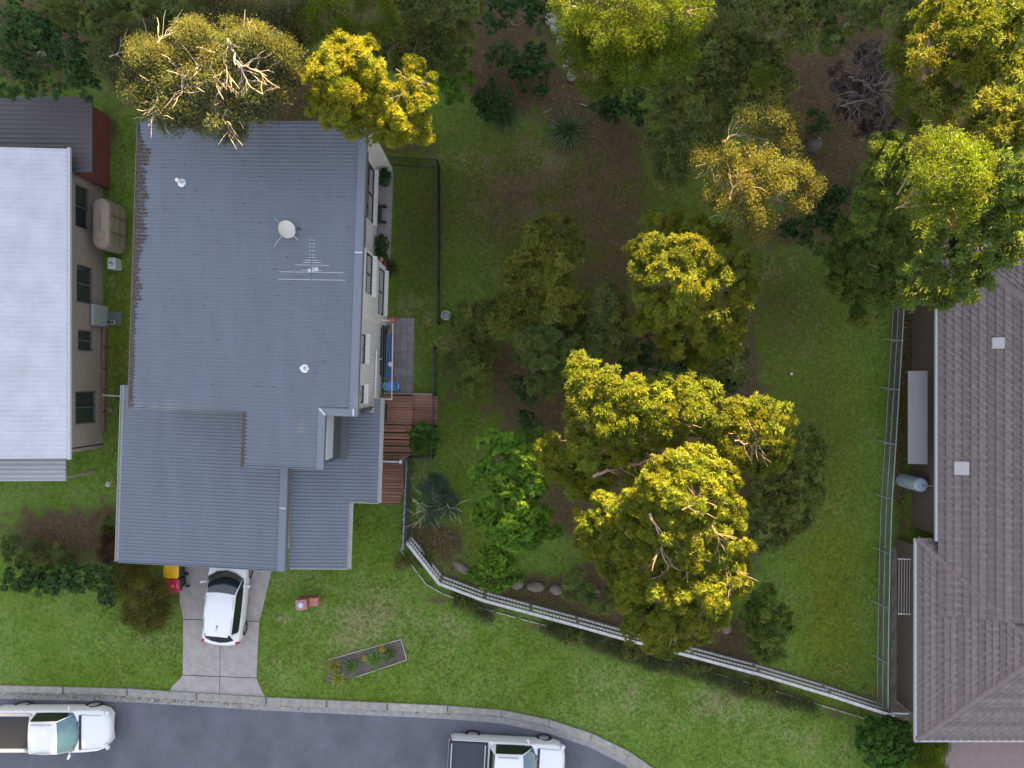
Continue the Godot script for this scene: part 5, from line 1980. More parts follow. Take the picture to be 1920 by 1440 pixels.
func make_neighbours() -> void:
	# ---- left: pale roofed house
	var wroof := mat("white_roof", Color(0.50, 0.515, 0.56), 0.5, 0.0, 0.13, 5.0)
	var tan := mat("tan_wall", Color(0.30, 0.255, 0.215), 0.85, 0.0, 0.12, 1.4)
	var root := thing("neighbour_house", "tan walled house under a broad white metal roof at the left edge", "house", Vector3(-22, 0, -3))
	var O := root.position
	var put := func(called: String, g: G, m: Material) -> MeshInstance3D: return part(called, shift(g, O), m, root)
	put.call("roof", ribbed(-32.0, -17.95, -9.5, 3.0, 4.6, 3.45, 0.2), wroof)
	var g := G.new()
	g.box(Vector3(-17.9, 3.38, -3.25), Vector3(0.12, 0.14, 12.6))
	put.call("gutter", g, mat("white_gutter", Color(0.5, 0.5, 0.52), 0.5))
	g = wall_run(2, -18.35, -9.2, 2.7, 3.3, 0.2, [[-5.05, -3.45, 0.9, 2.2], [-2.3, -1.4, 0.9, 2.1], [0.3, 1.7, 0.6, 2.3], [-8.4, -6.6, 1.2, 2.3]])
	put.call("wall", g, tan)
	put.call("wall", wall_run(0, 2.75, -31.0, -18.25, 3.3, 0.2, [[-24.0, -22.0, 0.0, 2.3]]), tan)
	put.call("wall", wall_run(0, -9.3, -31.0, -18.25, 3.2, 0.2), tan)
	for w in [[-5.05, -3.45, 0.9, 2.2], [-2.3, -1.4, 0.9, 2.1], [0.3, 1.7, 0.6, 2.3], [-8.4, -6.6, 1.2, 2.3]]:
		g = G.new()
		var zc: float = (w[0] + w[1]) * 0.5
		g.box(Vector3(-18.32, w[2] + 0.03, zc), Vector3(0.1, 0.06, w[1] - w[0]))
		g.box(Vector3(-18.32, w[3] - 0.03, zc), Vector3(0.1, 0.06, w[1] - w[0]))
		for z in [w[0] + 0.03, zc, w[1] - 0.03]:
			g.box(Vector3(-18.32, (w[2] + w[3]) * 0.5, z), Vector3(0.1, w[3] - w[2] - 0.12, 0.05))
		var wn: MeshInstance3D = put.call("window", g, mat("neighbour_frame", Color(0.12, 0.12, 0.125), 0.5))
		g = G.new()
		g.box(Vector3(-18.34, (w[2] + w[3]) * 0.5, zc), Vector3(0.012, w[3] - w[2] - 0.12, w[1] - w[0] - 0.06))
		part("pane", shift(g, O), glass("window_glass", Color(0.03, 0.04, 0.045)), wn)
	g = ribbed(-32.0, -18.4, 3.05, 4.0, 3.1, 2.75, 0.2)
	put.call("verandah_roof", g, mat("grey_verandah", Color(0.34, 0.34, 0.36), 0.6))
	g = G.new()
	for x in [-18.6, -21.5, -24.5]:
		g.box(Vector3(x, 1.35, 3.9), Vector3(0.1, 2.7, 0.1))
	put.call("verandah_post", g, tan)
	g = G.new()
	g.box(Vector3(-18.1, 0.6, -3.0), Vector3(0.14, 1.2, 0.9))
	put.call("meter_box", g, mat("meter_grey", Color(0.35, 0.36, 0.38), 0.5))
	# carport of the same lot
	root = thing("carport", "charcoal roofed carport with a red brick side wall behind the white roofed house", "carport", Vector3(-22, 0, -10.2))
	O = root.position
	part("roof", shift(ribbed(-32.0, -17.25, -11.8, -8.7, 3.3, 2.85, 0.2), O), mat("charcoal_roof", Color(0.085, 0.075, 0.078), 0.6, 0.0, 0.12, 3.0), root)
	g = G.new()
	g.box(Vector3(-18.05, 1.25, -10.3), Vector3(0.22, 2.5, 3.2))
	part("wall", shift(g, O), mat("red_brick", Color(0.16, 0.045, 0.042), 0.85, 0.0, 0.25, 0.5), root)
	g = G.new()
	for z in [-11.6, -8.9]:
		g.box(Vector3(-25.0, 1.45, z), Vector3(0.12, 2.9, 0.12))
	part("post", shift(g, O), tan, root)
	# slim water tank with three ribs
	var tp := at(224, 432)
	root = thing("water_tank", "slim tan water tank with rounded ends on the side path", "water tank", Vector3(tp.x, 0, tp.z))
	var tank := mat("tank_tan", Color(0.27, 0.225, 0.175), 0.55, 0.0, 0.1, 0.8)
	var ring := func(hx: float, hz: float, y: float) -> PackedVector3Array:
		var o := PackedVector3Array()
		for i in 33:
			var t := TAU * i / 32.0
			var zz := signf(sin(t)) * maxf(absf(sin(t)) * hx, 0.0)
			o.push_back(Vector3(cos(t) * hx, y, zz + signf(sin(t)) * (hz - hx) * (1.0 if absf(sin(t)) > 0.01 else 0.0)))
		return o
	g = G.new()
	var rows := []
	for k in 13:
		var y := 0.1 + k * 0.125
		rows.push_back(ring.call(0.36 + (0.035 if k % 4 == 2 else 0.0), 1.08 + (0.03 if k % 4 == 2 else 0.0), y))
	rows.push_back(ring.call(0.30, 1.0, 1.68))
	rows.push_back(ring.call(0.01, 0.4, 1.70))
	g.grid(rows, Vector3(0, 0.8, 0))
	part("body", g, tank, root)
	for z in [-0.36, 0.36]:
		g = G.new()
		g.box(Vector3(0.36, 0.85, z), Vector3(0.06, 1.45, 0.05))
		part("rib", g, mat("tank_rib", Color(0.14, 0.11, 0.085), 0.6), root)
	g = G.new()
	g.lathe(Vector3(0, 1.70, 0.5), [Vector2(0.2, 0.0), Vector2(0.2, 0.05), Vector2(0.0, 0.07)], 16)
	part("lid", g, tank, root)
	root = thing("meter_cabinet", "small white cabinet with a dark tap below the tan water tank", "cabinet", at(221, 497))
	g = G.new()
	g.cbox(Vector3(0, 0.3, 0), Vector3(0.34, 0.6, 0.5), 0.02)
	part("box", g, mat("cabinet_white", Color(0.55, 0.56, 0.58), 0.5), root)
	g = G.new()
	g.tube([Vector3(-0.1, 0.62, 0.0), Vector3(0.05, 0.64, -0.02), Vector3(0.06, 0.63, 0.08)], [0.02, 0.02, 0.015], 6)
	part("tap", g, mat("tap_dark", Color(0.1, 0.05, 0.05), 0.5), root)
	g = G.new()
	g.prism(px_poly([[197, 583], [230, 584], [230, 610], [197, 609]]), 0.0, 0.05)
	struct("garden_slab", g, mat("green_slab", Color(0.10, 0.12, 0.09), 0.85, 0.0, 0.25, 0.6))
	for k in 3:
		root = thing("garden_pot", ["white pot nearest the wall beside the grey side slab", "teal pot between two white pots beside the grey side slab", "white pot farthest from the wall beside the grey side slab"][k], "pot", at(200 + k * 7, 603 + k), 0.0, "pots by the grey side slab")
		g = G.new()
		g.lathe(Vector3.ZERO, [Vector2(0.0, 0.0), Vector2(0.07, 0.0), Vector2(0.1, 0.16), Vector2(0.08, 0.16)], 14)
		part("pot", g, mat("pot_%d" % (k % 2), Color(0.5, 0.55, 0.55) if k % 2 == 0 else Color(0.08, 0.25, 0.2), 0.5), root)
		g = G.new()
		g.lathe(Vector3.ZERO, [Vector2(0.08, 0.13), Vector2(0.04, 0.14), Vector2(0.0, 0.14)], 14)
		part("soil", g, mat("pot_soil", Color(0.05, 0.035, 0.025), 0.95), root)
	root = thing("retaining_sleepers", "brown sleeper edging along the left neighbour's lawn", "sleepers", at(197, 710))
	for k in 5:
		g = G.new()
		var a := at(199.5 - k * 0.5, 612 + k * 40) - root.position
		var b := at(199.0 - k * 0.5, 650 + k * 40) - root.position
		g.beam(a + Vector3(0, 0.12, 0), b + Vector3(0, 0.12, 0), 0.14, 0.24)
		part("sleeper", g, mat("sleeper_brown", Color(0.16, 0.115, 0.075), 0.85, 0.0, 0.25, 0.6), root)
	root = thing("side_fence", "low grey cross fence between the left neighbour's wall and the garage", "fence", at(212, 742))
	g = G.new()
	g.beam(at(192, 741, 1.2) - root.position, at(228, 743, 1.2) - root.position, 0.05, 0.05)
	part("top_rail", g, mat("side_rail", Color(0.38, 0.38, 0.36), 0.6), root)
	for k in 8:
		g = G.new()
		var p := at(192, 741, 1.2).lerp(at(228, 743, 1.2), (k + 0.5) / 8.0) - root.position
		g.box(Vector3(p.x, 0.6, p.z), Vector3(0.09, 1.16, 0.016))
		part("paling", g, mat("side_paling", Color(0.12, 0.12, 0.11), 0.7), root)
	root = thing("garden_ring", "grey concrete ring lying in the grass beside the garage", "ring", at(207, 768))
	g = G.new()
	g.lathe(Vector3.ZERO, [Vector2(0.11, 0.0), Vector2(0.11, 0.12), Vector2(0.075, 0.12), Vector2(0.075, 0.02), Vector2(0.0, 0.015)], 16)
	part("ring", g, mat("ring_grey", Color(0.22, 0.23, 0.21), 0.8), root)
	root = thing("stepping_stone", "round pale stepping stone in the grass beside the garage", "stone", at(203, 908))
	g = G.new()
	g.lathe(Vector3.ZERO, [Vector2(0.13, 0.0), Vector2(0.12, 0.05), Vector2(0.0, 0.06)], 12)
	part("stone", g, mat("step_stone", Color(0.33, 0.36, 0.33), 0.85), root)
	# ---- right: tiled house
	root = thing("tiled_house", "brick house under mauve brown tiled hip roofs at the right edge", "house", Vector3(22, 0, 2))
	O = root.position
	var tm := []
	for k in 3:
		var t := 0.86 + 0.12 * k
		tm.push_back(mat("mauve_tile_%d" % k, Color(0.168 * t, 0.138 * t, 0.132 * t), 0.75, 0.0, 0.26, 1.3))
	var T := func(a: Vector3, b: Vector3, c: Vector3, d: Vector3) -> void: tiled(root, a - O, b - O, c - O, d - O, tm)
	var ey := 2.85
	# front wing
	var e0 := Vector3(16.65, ey, 6.35)
	var e1 := Vector3(16.65, ey, 14.6)
	var ap := Vector3(20.75, ey + 1.65, 10.47)
	var ap2 := Vector3(29.0, ey + 1.65, 10.47)
	T.call(e0, e1, ap + Vector3(0, 0, 0.02), ap)
	T.call(e1, Vector3(33.0, ey, 14.6), ap2, ap)
	T.call(Vector3(33.0, ey, 6.35), e0, ap, ap2)
	# main body
	var m0 := Vector3(17.35, ey + 0.3, -6.0)
	var m1 := Vector3(17.35, ey + 0.3, 9.4)
	var r0 := Vector3(22.2, ey + 2.35, -1.2)
	var r1 := Vector3(22.2, ey + 2.35, 9.4)
	T.call(m0, m1, r1, r0)
	T.call(Vector3(27.0, ey + 0.3, -6.0), m0, r0, r0 + Vector3(0.02, 0, 0))
	T.call(Vector3(27.0, ey + 0.3, 9.4), Vector3(27.0, ey + 0.3, -6.0), r0, r1)
	var ridge := mat("ridge_tile", Color(0.17, 0.135, 0.14), 0.75, 0.0, 0.15, 0.8)
	for l in [[e0, ap], [e1, ap], [ap, ap2], [m0, r0], [r0, r1]]:
		g = G.new()
		var dirn: Vector3 = (l[1] - l[0])
		var n := int(dirn.length() / 0.42)
		for k in n:
			g.tube([l[0] + dirn * (float(k) / n) - O, l[0] + dirn * ((k + 1.02) / n) - O], [0.13, 0.11], 8, true)
		part("ridge_cap", g, ridge, root)
	var wall := mat("right_wall", Color(0.10, 0.078, 0.064), 0.85, 0.0, 0.2, 0.8)
	g = G.new()
	g.box(Vector3(17.25, 1.4, 10.5), Vector3(0.2, 2.8, 7.2))
	g.box(Vector3(17.95, 1.5, 0.4), Vector3(0.2, 3.0, 11.9))
	g.box(Vector3(24.5, 1.4, 14.0), Vector3(14.6, 2.8, 0.2))
	g.box(Vector3(22.0, 1.5, -5.4), Vector3(8.3, 3.0, 0.2))
	part("wall", shift(g, O), wall, root)
	g = G.new()
	g.box(Vector3(16.6, ey - 0.03, 10.5), Vector3(0.12, 0.12, 8.3))
	g.box(Vector3(17.3, ey + 0.27, 0.2), Vector3(0.12, 0.12, 12.4))
	g.box(Vector3(24.8, ey - 0.03, 14.65), Vector3(16.5, 0.12, 0.12))
	part("gutter", shift(g, O), mat("right_gutter", Color(0.42, 0.42, 0.46), 0.5), root)
	g = G.new()
	g.box(Vector3(17.0, 2.2, 1.4), Vector3(0.75, 0.05, 3.9), Basis(Vector3.BACK, 0.25))
	part("awning", shift(g, O), mat("awning_grey", Color(0.20, 0.19, 0.20), 0.6), root)
	for s in [[1815, 880, 4.0, 0.55], [1882, 642, 4.4, 0.45]]:
		g = G.new()
		var p := at(s[0], s[1], s[2])
		p.y = (ey + 0.3) + (p.x - 17.35) * 0.4227 + 0.07
		g.cbox(p, Vector3(s[3], 0.12, s[3]), 0.03, Basis(Vector3.BACK, 0.4))
		part("skylight", shift(g, O), mat("skylight", Color(0.38, 0.37, 0.38), 0.4), root)
	root = thing("hot_water_unit", "pale blue grey hot water unit against the right neighbour's wall", "water heater", Vector3(17.45, 0, 4.3))
	g = G.new()
	g.lathe(Vector3(0, 0, 0), [Vector2(0.3, 0.0), Vector2(0.3, 1.6), Vector2(0.24, 1.68), Vector2(0.0, 1.7)], 20)
	part("cylinder", g, mat("heater_blue", Color(0.33, 0.42, 0.5), 0.4), root)
	g = G.new()
	g.tube([Vector3(0.0, 1.7, 0), Vector3(0.0, 1.95, 0), Vector3(0.35, 2.0, 0)], [0.02, 0.02, 0.02], 6)
	part("pipe", g, mat("copper", Color(0.3, 0.15, 0.08), 0.4, 0.5), root)
	# side path and paving of the right neighbour
	g = G.new()
	g.prism(px_poly([[1672, 1028], [1760, 1026], [1760, 1352], [1668, 1350]]), 0.002, 0.04)
	struct("side_path", g, mat("side_path", Color(0.20, 0.165, 0.14), 0.85, 0.0, 0.4, 1.2))
	grass_keep_out.push_back(px_poly([[1672, 1028], [1760, 1026], [1760, 1352], [1668, 1350]]))
	g = G.new()
	g.prism(px_poly([[1772, 1300], [2100, 1300], [2100, 1500], [1772, 1500]]), 0.002, 0.04)
	struct("side_paving", g, mat("pink_paving", Color(0.24, 0.185, 0.175), 0.85, 0.0, 0.15, 1.0))
	var alu := mat("rail_white", Color(0.62, 0.62, 0.62), 0.45)
	root = thing("drying_rack", "white framed drying rack with grey rods on the right neighbour's side path", "drying rack", at(1690, 1100))
	var y := 1.3
	for s in [[1048, 1048.5], [1151, 1151.5]]:
		g = G.new()
		g.beam(at(1684, s[0], y) - root.position, at(1712, s[1], y) - root.position, 0.05, 0.05)
		part("frame_bar", g, alu, root)
	for k in 6:
		g = G.new()
		g.beam(at(1686 + k * 5, 1048, y) - root.position, at(1685 + k * 5, 1151, y) - root.position, 0.022, 0.022)
		part("rod", g, mat("rod_grey", Color(0.4, 0.4, 0.4), 0.5), root)
	for s in [1050, 1149]:
		g = G.new()
		var q := at(1710, s, y) - root.position
		g.beam(q, Vector3(q.x, 0, q.z), 0.05, 0.05)
		part("leg", g, alu, root)
	root = thing("side_gate", "white barred gate across the side path at the fence corner", "gate", at(1684, 1338))
	g = G.new()
	g.beam(at(1665, 1337, 1.3) - root.position, at(1704, 1338, 1.3) - root.position, 0.06, 0.05)
	part("top_rail", g, alu, root)
	for k in 7:
		g = G.new()
		var q := at(1667, 1337, 1.3).lerp(at(1703, 1338, 1.3), k / 6.0) - root.position
		g.box(Vector3(q.x, 0.64, q.z), Vector3(0.04, 1.26, 0.025))
		part("bar", g, mat("gate_bar", Color(0.2, 0.2, 0.2), 0.6), root)


# ---------------------------------------------------------------- stones
func make_stones() -> void:
	var sand := mat("sandstone", Color(0.19, 0.16, 0.125), 0.9, 0.0, 0.35, 0.9)
	var grey := mat("grey_stone", Color(0.22, 0.21, 0.20), 0.9, 0.0, 0.35, 0.9)
	rng.seed = 55
	for s in [[865, 1062, 0.55, 0.22, 0.3, "flat sandstone slab by the bend of the white fence", 0.6], [968, 1092, 0.35, 0.3, 0.28, "brown sandstone block beneath the dark green shrub", 0.1], [1005, 1100, 0.5, 0.28, 0.3, "wide sandstone block in the row above the white fence", 0.1], [1042, 1104, 0.35, 0.26, 0.28, "pale sandstone block at the right end of the stone row", 0.3], [1110, 1112, 0.45, 0.28, 0.28, "sandstone block half hidden by the low shrub", 0.0], [1361, 1177, 0.28, 0.34, 0.4, "upright brown rock beside the big gum and right shrub", 0.0]]:
		var o := thing("garden_stone", s[5], "stone", at(s[0], s[1]), -s[6], "stones along the garden edge")
		var g := G.new()
		g.rock(Vector3(0, s[4] * 0.35, 0), Vector3(s[2], s[4], s[3]), int(s[0]))
		part("stone", g, sand, o)
	var o2 := thing("boulder", "round dark grey boulder under the bare twiggy tree", "boulder", at(1522, 275))
	var g2 := G.new()
	g2.rock(Vector3(0, 0.3, 0), Vector3(0.42, 0.5, 0.40), 9)
	part("stone", g2, mat("dark_stone", Color(0.09, 0.085, 0.075), 0.9, 0.0, 0.4, 0.5), o2)
	o2 = thing("white_rock", "small white rock beside the dark grey boulder", "rock", at(1533, 264))
	g2 = G.new()
	g2.rock(Vector3(0, 0.12, 0), Vector3(0.13, 0.16, 0.13), 10)
	part("stone", g2, mat("white_stone", Color(0.5, 0.46, 0.5), 0.85), o2)
	o2 = thing("white_rock", "small pale rock at the lawn edge by the central round tree", "rock", at(1387, 646))
	g2 = G.new()
	g2.rock(Vector3(0, 0.07, 0), Vector3(0.11, 0.1, 0.08), 11)
	part("stone", g2, mat("white_stone", Color(0.5, 0.46, 0.5)), o2)
	o2 = thing("lawn_ball", "small white ball lying alone on the back lawn", "ball", at(1483, 701))
	g2 = G.new()
	g2.lathe(Vector3(0, 0.065, 0), [Vector2(0.0, -0.065), Vector2(0.046, -0.046), Vector2(0.065, 0.0), Vector2(0.046, 0.046), Vector2(0.0, 0.065)], 14)
	part("shell", g2, mat("ball_white", Color(0.55, 0.55, 0.5), 0.6), o2)
	# long pale rock ledge running off the top edge
	o2 = thing("rock_ledge", "long pale grey rock ledge running from the lime tree to the top edge", "rock ledge", at(1052, 95))
	for k in 6:
		g2 = G.new()
		var p := at(1034 + k * 7.5, 40 + k * 20) - o2.position
		g2.rock(p + Vector3(0, 0.15, 0), Vector3(0.36 - 0.02 * k, 0.35, 0.36), 60 + k)
		part("stone", g2, mat("ledge_stone", Color(0.34, 0.325, 0.32), 0.85, 0.0, 0.25, 0.8), o2)
	# sticks on the mulch
	var tw := mat("fallen_stick", Color(0.33, 0.27, 0.22), 0.85)
	for s in [[1018, 212, 1035, 203, "pale fallen stick on the earth left of the strappy plant"], [1088, 195, 1106, 200, "thin fallen stick beneath the lime tree"]]:
		var a := at(s[0], s[1])
		var st := thing("fallen_stick", s[4], "stick", a)
		g2 = G.new()
		var b := at(s[2], s[3]) - a
		g2.tube([Vector3(0, 0.03, 0), b * 0.5 + Vector3(0.02, 0.05, 0.03), b + Vector3(0, 0.03, 0)], [0.025, 0.02, 0.012], 6)
		part("stick", g2, tw, st)
	# white specks: clover flowers and scraps on the lawn
	var g3 := G.new()
	g3.rock(Vector3.ZERO, Vector3(1, 0.6, 1), 4)
	var xf := []
	var co := []
	for k in 150:
		var p := at(rng.randf_range(1420, 1640), rng.randf_range(560, 1280)) if k < 60 else at(rng.randf_range(740, 1100), rng.randf_range(280, 960))
		var sc := rng.randf_range(0.012, 0.03)
		xf.push_back(Transform3D(Basis().scaled(Vector3.ONE * sc), p + Vector3(0, 0.02, 0)))
		co.push_back(Color(0.45, 0.43, 0.33) if rng.randf() < 0.5 else Color(0.3, 0.26, 0.15))
	var fl := copies("lawn_flowers", g3.mesh(), leaf_mat("petal", Color(0.1, 0.1, 0.1), 0.8), xf, co, self)
	fl.set_meta("kind", "stuff")
	tag(fl, "tiny pale flowers and fallen leaves dotted over the back lawns", "flowers")


# ---------------------------------------------------------------- trees and shrubs
func make_trees() -> void:
	# the pale limbed gum over the north end of the roof
	var L := func(pts: Array, r: float, y: float) -> Array:
		var o: Array = [r]
		for i in pts.size():
			o.push_back([pts[i][0], pts[i][1], y - 0.05 * i])
		return o
	tree("gum_tree", "olive gum with bare white limbs over the north end of the house roof", "tree", "pale_gum", Vector2(440, 96),
		[[300, 110, 46, 10.9], [350, 88, 46, 11.1], [405, 82, 44, 11.1], [470, 92, 46, 11.1], [520, 108, 40, 10.9], [548, 132, 26, 10.3], [290, 180, 40, 10.7], [340, 190, 42, 10.9], [395, 195, 42, 10.9], [400, 145, 44, 11.1], [345, 140, 42, 11.0], [455, 150, 44, 11.1], [500, 165, 36, 10.8], [450, 205, 34, 10.7], [430, 236, 24, 10.3], [270, 95, 32, 10.3], [255, 150, 26, 9.8], [310, 222, 24, 10.1], [360, 224, 22, 10.1], [480, 196, 24, 10.5]],
		[L.call([[426, 70], [434, 92], [412, 104], [397, 110], [380, 116], [365, 127], [350, 135], [327, 142], [310, 150], [290, 162]], 0.11, 11.30),
		L.call([[397, 110], [395, 130], [397, 147], [404, 160]], 0.05, 11.30), L.call([[420, 108], [424, 133], [424, 170]], 0.05, 11.30), L.call([[435, 94], [445, 117], [457, 140], [467, 160], [490, 178]], 0.07, 11.35),
		L.call([[455, 124], [480, 126], [512, 138]], 0.05, 11.30), L.call([[460, 122], [477, 110], [510, 101]], 0.045, 11.30), L.call([[355, 130], [345, 147], [344, 170], [322, 184]], 0.05, 11.25), L.call([[350, 136], [358, 150], [365, 163]], 0.035, 11.20),
		L.call([[297, 184], [290, 196], [277, 216]], 0.03, 11.00), L.call([[290, 196], [296, 217]], 0.025, 10.90), L.call([[425, 203], [418, 222], [415, 243]], 0.035, 10.90), L.call([[429, 204], [442, 226]], 0.03, 10.90), L.call([[440, 60], [450, 72], [465, 64]], 0.05, 11.30), L.call([[300, 80], [310, 66], [330, 60]], 0.04, 11.10)])
	tree("gum_tree", "thin leaved gum with white twigs at the top left lot corner", "tree", "pale_gum", Vector2(228, 92),
		[[222, 72, 30, 8.6], [240, 112, 32, 8.8], [212, 128, 28, 8.4], [262, 66, 28, 8.6], [205, 92, 26, 8.2], [228, 150, 24, 7.8]],
		[L.call([[205, 107], [225, 97], [243, 95], [257, 82]], 0.05, 9.00), L.call([[244, 96], [252, 112], [261, 128]], 0.035, 9.00), L.call([[262, 98], [285, 90], [305, 92]], 0.03, 9.00)], "", 0.8)
	tree("wattle_tree", "bright yellow crowned tree touching the north east corner of the roof", "tree", "wattle", Vector2(655, 185),
		[[625, 105, 34, 10.9], [665, 102, 36, 11.1], [692, 128, 26, 10.9], [605, 145, 30, 10.7], [645, 150, 40, 11.3], [602, 190, 28, 10.3], [640, 200, 36, 10.8], [672, 180, 26, 10.7], [655, 228, 26, 10.1], [625, 222, 22, 9.9], [685, 160, 20, 10.5]])
	tree("wattle_tree", "twin yellow green tree just right of the bright yellow crown", "tree", "wattle", Vector2(750, 210),
		[[772, 125, 20, 10.5], [790, 155, 22, 10.4], [765, 160, 20, 10.5], [715, 165, 18, 10.5], [735, 180, 24, 10.8], [702, 205, 24, 10.5], [740, 215, 26, 10.7], [785, 195, 26, 10.5], [780, 235, 26, 10.3], [740, 250, 24, 10.1], [710, 245, 20, 10.1], [795, 255, 14, 9.9]],
		[L.call([[745, 132], [758, 145], [772, 160]], 0.03, 10.80)], "", 0.9)
	tree("casuarina_tree", "dull olive feathery tree behind the yellow crowns at the top edge", "tree", "sheoak", Vector2(770, 60),
		[[730, 70, 34, 7.0], [780, 62, 36, 7.2], [830, 72, 34, 7.0], [800, 105, 30, 6.6], [845, 105, 26, 6.4], [745, 105, 24, 6.6]],
		[L.call([[720, 120], [735, 90], [745, 62], [760, 44]], 0.05, 7.4), L.call([[772, 110], [782, 80], [788, 55]], 0.04, 7.3), L.call([[855, 72], [865, 55]], 0.03, 7.1)], "", 0.85)
	tree("young_tree", "small vivid green tree right of the twin yellow tree", "tree", "bright_green", Vector2(848, 150), [[845, 125, 24, 4.6], [860, 150, 24, 4.6], [838, 155, 22, 4.5], [850, 172, 18, 4.2], [868, 92, 16, 5.0]])
	tree("lime_tree", "lime green spreading tree at the top edge beside the rock ledge", "tree", "lime_tree", Vector2(1165, 80),
		[[1075, 75, 30, 10.6], [1115, 62, 38, 11.2], [1165, 60, 40, 11.4], [1215, 62, 38, 11.2], [1265, 70, 34, 10.8], [1090, 110, 32, 10.6], [1135, 110, 36, 11.0], [1185, 112, 36, 11.0], [1235, 110, 34, 10.8], [1280, 105, 26, 10.2], [1120, 148, 26, 10.0], [1160, 142, 24, 10.0], [1215, 150, 22, 9.6], [1065, 45, 24, 10.0]],
		[L.call([[1170, 170], [1182, 150]], 0.04, 10.40)])
	tree("casuarina_tree", "dark feathery casuarina left of the orange gum", "tree", "sheoak", Vector2(1280, 230),
		[[1250, 165, 34, 5.4], [1285, 150, 34, 5.6], [1300, 190, 36, 5.8], [1255, 215, 34, 5.4], [1285, 245, 34, 5.4], [1245, 270, 28, 5.0], [1270, 305, 30, 5.0], [1320, 225, 32, 5.4], [1250, 325, 20, 4.4], [1335, 260, 26, 5.0]])
	tree("casuarina_tree", "broad feathery casuarina above the orange gum near the top edge", "tree", "sheoak", Vector2(1400, 140),
		[[1350, 105, 38, 5.8], [1395, 95, 40, 6.0], [1440, 115, 38, 6.0], [1465, 155, 30, 5.6], [1375, 145, 38, 6.0], [1425, 155, 38, 6.2], [1340, 165, 30, 5.6], [1390, 195, 34, 5.8], [1440, 195, 34, 5.6], [1345, 205, 26, 5.2], [1330, 75, 28, 5.4], [1385, 60, 28, 5.4]])
	tree("young_tree", "tiny lime topped sapling poking through the broad casuarina", "tree", "lime_tree", Vector2(1432, 140), [[1432, 138, 12, 7.0], [1430, 148, 9, 6.7]])
	tree("gum_tree", "orange leaved gum with twisted pale limbs in the upper right", "tree", "orange_gum", Vector2(1420, 330),
		[[1460, 218, 28, 11.0], [1408, 222, 20, 10.8], [1440, 235, 22, 10.8], [1484, 238, 20, 10.8], [1475, 268, 24, 10.8], [1385, 288, 26, 10.8], [1420, 292, 28, 11.0], [1320, 296, 24, 10.4], [1350, 300, 20, 10.5], [1450, 318, 30, 11.0], [1495, 330, 30, 10.8], [1522, 352, 24, 10.6], [1400, 345, 32, 11.1], [1350, 345, 26, 10.6], [1330, 365, 20, 10.2], [1460, 365, 32, 11.0], [1500, 378, 24, 10.6], [1385, 390, 32, 10.8], [1425, 400, 28, 10.8], [1395, 430, 22, 10.4], [1420, 440, 14, 10.0]],
		[L.call([[1356, 264], [1370, 258], [1395, 250], [1412, 262], [1422, 278]], 0.06, 10.90), L.call([[1358, 266], [1375, 268], [1395, 278]], 0.05, 10.80), L.call([[1342, 292], [1330, 310], [1318, 330]], 0.05, 10.70), L.call([[1370, 375], [1375, 355], [1390, 342], [1415, 340]], 0.06, 11.20), L.call([[1355, 378], [1368, 385], [1372, 400]], 0.04, 10.80), L.call([[1384, 215], [1386, 235], [1394, 255]], 0.03, 10.90)])
	tree("shrub_tree", "dark green leafy shrub between orange gum and right hand trees", "tree", "dark_green", Vector2(1525, 415), [[1505, 425, 28, 3.6], [1535, 405, 30, 3.8], [1560, 380, 26, 3.6], [1575, 360, 18, 3.4], [1560, 420, 22, 3.2], [1480, 435, 16, 3.0]])
	# bare grey tree
	var limbs := []
	rng.seed = 99
	for k in 26:
		var c := Vector2(1640, 165) + Vector2(rng.randf_range(-30, 30), rng.randf_range(-40, 50))
		var t := rng.randf() * TAU
		var pts := []
		for i in 4:
			pts.push_back([c.x + cos(t) * i * 14, c.y + sin(t) * i * 14])
			t += rng.randf_range(-0.4, 0.4)
		limbs.push_back(L.call(pts, 0.03, 4.6 + rng.randf() * 0.6))
	limbs.push_back(L.call([[1592, 145], [1610, 150], [1625, 158], [1640, 172], [1660, 180], [1685, 182]], 0.05, 5.2))
	limbs.push_back(L.call([[1575, 200], [1600, 194], [1620, 186], [1645, 178]], 0.05, 5.2))
	limbs.push_back(L.call([[1636, 160], [1655, 152], [1675, 140]], 0.04, 5.2))
	species["bare"] = {"kind": "fine", "size": 0.42, "dens": 5.0, "col": Color(0.12, 0.095, 0.09), "var": 0.3, "bark": Color(0.20, 0.165, 0.155)}
	tree("bare_tree", "leafless grey twiggy tree near the top right lot corner", "tree", "bare", Vector2(1645, 185), [[1610, 150, 36, 4.8], [1650, 130, 36, 5.0], [1630, 190, 38, 4.9], [1665, 210, 32, 4.8], [1650, 245, 28, 4.4], [1600, 195, 26, 4.2], [1640, 95, 26, 4.4]], limbs)
	tree("gum_tree", "sunlit yellow green tree on the right boundary near the top right corner", "tree", "lime_tree", Vector2(1690, 110), [[1680, 95, 22, 10.2], [1705, 90, 22, 10.4], [1695, 125, 24, 10.2], [1708, 160, 22, 9.8], [1700, 195, 18, 9.4], [1712, 230, 18, 9.4]])
	tree("gum_tree", "yellow green lance leaved tree on the right boundary fence", "tree", "right_green", Vector2(1670, 340),
		[[1665, 280, 26, 11.2], [1690, 270, 24, 11.2], [1645, 300, 22, 10.8], [1680, 315, 30, 11.4], [1640, 345, 28, 10.8], [1705, 320, 24, 11.0], [1625, 375, 24, 10.4], [1665, 360, 30, 11.0], [1700, 370, 26, 10.8], [1640, 400, 26, 10.4]])
